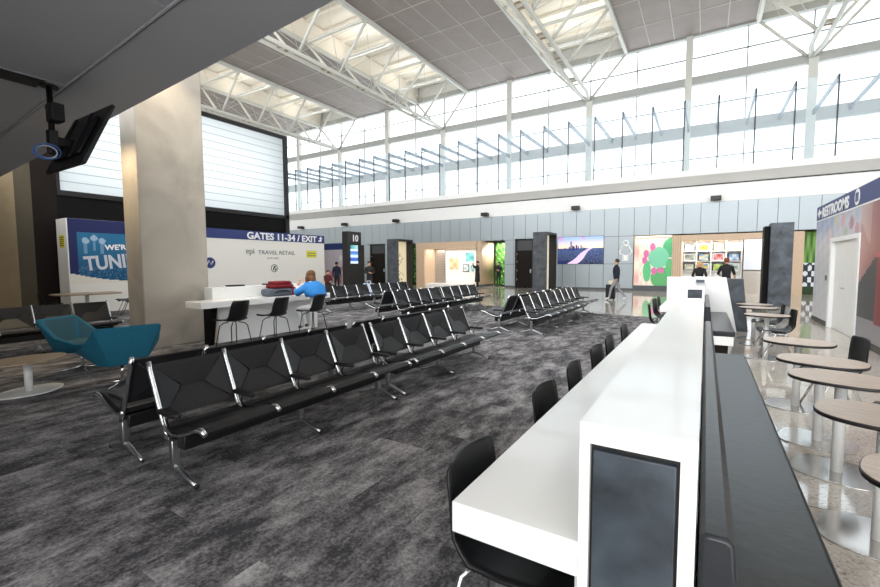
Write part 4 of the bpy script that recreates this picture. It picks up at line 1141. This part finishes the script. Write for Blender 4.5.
    if coat:   # long coat skirt
        mb = MB(); rows = []
        for z, r in ((1.12, .15), (.9, .185), (.6, .2), (.38, .22)):
            rows.append([(r * math.cos(a * PI / 10) * scale, r * .8 * math.sin(a * PI / 10) * scale, z * scale) for a in range(20)])
        mb.grid(rows, key(top), True, .01, closed=True); mb.build('coat_skirt', t)
    return t
walk = dict(lhi=(-.085, 0, .86), lkn=(-.09, .20, .50), lan=(-.10, .26, .11), lto=(-.11, .42, .06), rkn=(.09, -.10, .47), ran=(.10, -.36, .16), rto=(.11, -.26, .04),
            lel=(-.23, -.1, 1.14), lwr=(-.23, .02, .92), lpa=(-.23, .04, .84), rel=(.235, -.02, 1.13), rwr=(.25, .03, .90), rpa=(.25, .04, .82))
person('man in dark sweater and grey trousers walking left with a black suitcase', (-3.27, 19.85, 0), PI / 2, walk, top='#161a2c', pants='#8b8a90', shoe='#d9d9d9', hair='#3a281c', scale=1.02)
t = thing('suitcase', 'black upright suitcase rolling beside the walking man', 'suitcase', (-3.55, 20.1, 0), 0)
mb = MB(); mb.box((-.18, -.13, .05), (.2, .13, .68), black_plastic, .03); mb.build('case', t)
mb = MB(); mb.tube([(-.08, .05, .68), (-.08, .05, .92), (.1, .05, .92), (.1, .05, .68)], .012, alu, 6); mb.build('handle', t)
for sx in (-.12, .14):
    for sy in (-.08, .08): mb = MB(); mb.tube([(sx - .012, sy, .03), (sx + .012, sy, .03)], .03, black_metal, 10); mb.build('wheel', t)
mb = MB(); mb.box((-3.62, 19.98, .682), (-3.40, 20.14, .86), mat('cream_tote', '#d9d2b8', .8), .03); tag(mb.build('tote_bag'), 'cream tote bag on top of the black suitcase', 'bag')

photo = dict(lel=(-.24, .16, 1.30), lwr=(-.10, .30, 1.50), lpa=(-.06, .30, 1.57), rel=(.24, .16, 1.30), rwr=(.10, .30, 1.50), rpa=(.06, .30, 1.57))
person('person in long black coat holding a phone up at the left shop front', (-13.2, 26.25, 0), PI / 2 + .2, photo, top='#15151a', pants='#1a1a1f', hair='#1c1512', coat=True, scale=1.03)
fold = dict(lel=(-.25, .06, 1.15), lwr=(-.02, .2, 1.17), lpa=(.06, .2, 1.18), rel=(.25, .06, 1.15), rwr=(.02, .22, 1.14), rpa=(-.06, .21, 1.13))
person('man in black suit with folded arms in front of the green picture', (-12.55, 28.3, 0), PI + .2, fold, top='#14141a', pants='#131318', hair='#2a2420')
person('person in dark jacket standing right of the gate 10 pillar', (-15.3, 17.6, 0), -PI / 2 - .6, fold, top='#1d1d20', pants='#2a2c33', hair='#211812')
person('person in dark blue jacket standing left of the gate 10 pillar', (-18.0, 17.9, 0), .4, {}, top='#171c33', pants='#1c1d24', hair='#1f1713')
t = thing('luggage', 'pale blue and white bag behind the seats right of the gate 10 pillar', 'bag', (-14.95, 17.15, 0), 0)
mb = MB(); mb.box((-.3, -.15, .02), (.3, .15, .62), mat('pale_blue_bag', '#b7c9e6', .6), .05); mb.build('bag_body', t)
mb = MB(); mb.tube([(-.15, 0, .6), (-.1, 0, .75), (.1, 0, .75), (.15, 0, .6)], .015, wl, 6); mb.build('handle', t)
sitp = dict(pel=(0, 0, .50), wai=(0, -.02, .66), che=(0, -.01, .86), uch=(0, 0, 1.0), nec=(0, .02, 1.08), jaw=(0, .055, 1.13), sku=(0, .05, 1.21), top=(0, .045, 1.285),
            lsh=(-.17, 0, .98), rsh=(.17, 0, .98), lel=(-.22, .08, .74), rel=(.22, .08, .74), lwr=(-.1, .28, .70), rwr=(.1, .28, .70), lpa=(-.07, .34, .72), rpa=(.07, .34, .72),
            lhi=(-.1, .06, .50), rhi=(.1, .06, .50), lkn=(-.11, .45, .50), rkn=(.11, .45, .50), lan=(-.11, .46, .10), ran=(.11, .46, .10), lto=(-.12, .61, .04), rto=(.12, .61, .04))
person('person in dark red top sitting by the pink wall, left of the gate 10 pillar', (-16.85, 16.1, 0), -PI / 2 - .2, sitp, top='#541b22', pants='#22232a', hair='#1c1512')
mb = MB(); mb.box((-17.2, 15.7, .008), (-16.7, 16.5, .38), leather, .03); tag(mb.build('ottoman'), 'low dark seat under the person in red by the pink wall', 'seat')
person('man in black t-shirt seen from behind at the right shop shelves', (.69, 20.0, 0), 0, dict(lel=(-.26, .08, 1.16), lwr=(-.2, .28, 1.1), lpa=(-.18, .34, 1.1), rel=(.26, .02, 1.14), rwr=(.28, .12, .92)), top='#141416', pants='#4a5362', hair='#7a3d22', scale=1.02, short=True)
person('woman with blonde hair in black and tan top facing the camera at the right shop', (-.2, 20.0, 0), PI, dict(lel=(-.25, .08, 1.13), lwr=(-.1, .22, 1.08), lpa=(-.04, .25, 1.08), rel=(.25, .08, 1.13), rwr=(.1, .22, 1.08), rpa=(.04, .25, 1.08)), top='#1a1719', pants='#b39a7d', hair='#c9a36a', hair_len=.30, scale=.95)
# seated woman at the high counter
sw = dict(pel=(0, -.02, .66), wai=(0, -.02, .82), che=(0, .04, 1.02), uch=(0, .09, 1.15), nec=(0, .13, 1.23), jaw=(0, .17, 1.285), sku=(0, .165, 1.36), top=(0, .16, 1.43),
          lsh=(-.185, .08, 1.12), rsh=(.185, .08, 1.12), lel=(-.26, .30, .97), rel=(.27, .30, .97), lwr=(-.12, .42, 1.12), lpa=(-.09, .38, 1.22), rwr=(.1, .52, .965), rpa=(.02, .55, .955),
          lhi=(-.1, .04, .65), rhi=(.1, .04, .65), lkn=(-.12, .40, .62), rkn=(.12, .40, .62), lan=(-.12, .30, .24), ran=(.12, .34, .24), lto=(-.12, .42, .20), rto=(.12, .46, .20))
person('woman with brown hair in bright blue jacket sitting at the white counter', (-7.30, 6.62, .008), PI / 2 + .1, sw, bulk=1.04, skin='#d9a98c', top='#dfe3e4', pants='#c9cdd2', shoe='#6d4a4a', hair='#6b4326', hair_len=.23)
wt = bpy.data.objects[[o.name for o in bpy.data.objects if o.get('label', '').startswith('woman with brown hair')][0]]
blue_j = mat('blue_jacket', '#2c86d4', .7, noise=.1, nscale=20)
mb = MB()
rows = []
for z, rx, ry, y in ((1.225, .085, .085, .13), (1.195, .20, .15, .10), (1.12, .275, .20, .07), (1.0, .275, .20, .04), (.90, .27, .20, .0)):
    rows.append([(rx * math.cos(a * PI / 12), y + ry * math.sin(a * PI / 12) - .01, z) for a in range(24)])
mb.grid(rows, blue_j, True, .012, closed=True)
for sx in (-1, 1): mb.tube([(.2 * sx, .08, 1.11), (.28 * sx, .28, .98), (.17 * sx, .42, 1.03)], [.085, .078, .055], blue_j, 10)
mb.build('jacket', wt)
mb = MB(); mb.ball((0, .02, 1.17), .13, blue_j, 1.1, .65, .55); mb.build('hood', wt)

# ------------------------------------------------------------------ LIGHT
UP = 16
w = bpy.data.worlds.new('overcast_sky'); sc.world = w; w.use_nodes = True
bg = w.node_tree.nodes['Background']; bg.inputs['Color'].default_value = (0.93, 0.97, 1.0, 1); bg.inputs['Strength'].default_value = 1.0
def area(name, loc, rot, sx, sy, power, col=(1, 1, 1)):
    l = bpy.data.lights.new(name, 'AREA'); l.shape = 'RECTANGLE'; l.size = sx; l.size_y = sy; l.energy = power; l.color = col
    o = bpy.data.objects.new(name, l); COL.objects.link(o); o.location = loc; o.rotation_euler = rot; return o
warm = (1.0, .84, .62)
fill_bar_m = mat('fill_bar_white', '#e4e2dc', .5)
for tx in (-31.9, -19.7, -7.5, 4.7):
    for k in range(4):
        yy = 28.6 - 6.16 * k
        area('truss_fill', (tx, yy, 15.75), (PI, 0, 0), 3.6, 1.6, UP, (1, .96, .9))  # upward fill light, added to brighten the deck and the hall below
        mb = MB(); mb.box((tx - 1.8, yy - .10, 15.60), (tx + 1.8, yy + .10, 15.68), fill_bar_m, .01)  # made-up bar mesh dressing the added fill light above it
        tag(mb.build('fill_bar'), 'slim white bar added under a fill light between the top chords of a roof truss', 'added light bar', 'added fill light bars in the roof trusses')
for x in (-.9, 1.2, 3.3, 5.4):
    for y in (-2.6, -.9, .8): area('soffit_fill', (x, y, 3.99), (0, 0, 0), .5, .5, 3.5, (1, .97, .92))  # unseen lamps added under the soffit to brighten the counter
area('clerestory_fill', (-13, 1.3, 11.2), (PI / 2, 0, 0), 57, 11, 1700, (.97, .98, 1))  # unseen fill lamp, added to lift the back wall and far floor
area('rear_fill', (3.75, -4.3, 1.8), (PI / 2, 0, 0), 10, 3, 105)  # unseen lamp added outside the assumed rear window to brighten the counter fronts
area('blind_fill', (-20.6, 10.5, 6.2), (0, -PI / 2, 0), 3.6, 9.0, 85)  # unseen lamp added inside the box so the blinds glow
area('assumed_left_shop_lamp', (-16.0, 27.6, 2.70), (0, 0, 0), 4.0, 1.0, 24, (1, .93, .82))  # unseen lamp, assumed in the left shop to light its interior
area('left_niche_fill', (-12.45, 28.6, 3.15), (0, 0, 0), .8, .6, 40, (1, .95, .85))  # unseen lamp added to brighten the green leafy picture
area('assumed_right_shop_lamp', (.25, 28.15, 2.80), (0, 0, 0), 2.7, .3, 26, (1, .95, .88))  # unseen lamp, assumed above the bright shelves
area('assumed_cactus_lamp', (-2.6, 27.45, 3.16), (0, 0, 0), 1.8, .1, 4, warm)  # unseen lamp, assumed over the cactus picture
def spot(name, loc, target, power, col, ang=1.2, r=.05):
    l = bpy.data.lights.new(name, 'SPOT'); l.energy = power; l.color = col; l.spot_size = ang; l.shadow_soft_size = r; l.spot_blend = .6
    o = bpy.data.objects.new(name, l); COL.objects.link(o); o.location = loc
    o.rotation_euler = (Vector(target) - Vector(loc)).to_track_quat('-Z', 'Y').to_euler(); return o
spot('assumed_column_spot', (-8.2, 4.0, 6.0), (-9.1, 4.4, 3.6), 45, (1, .82, .58), 1.4)  # unseen lamp, assumed from the warm light at the column top
spot('assumed_column_washer', (-9.40, 2.95, 3.96), (-9.40, 3.94, 2.0), 42, (1, .80, .52), 2.2)  # unseen lamp, assumed from the warm glow on the column's left face
for i, x in enumerate((-16.5, -13.5)): spot('assumed_soffit_spot', (x, 0.8, 3.97), (x - 1.8, 1.5, 0), 15, warm, 1.8)  # unseen warm lamps, assumed under the left part of the soffit

sc.view_settings.view_transform = 'Standard'; sc.view_settings.look = 'None'; sc.view_settings.gamma = 1.0; sc.view_settings.use_curve_mapping = False
sc.view_settings.exposure = 1.65
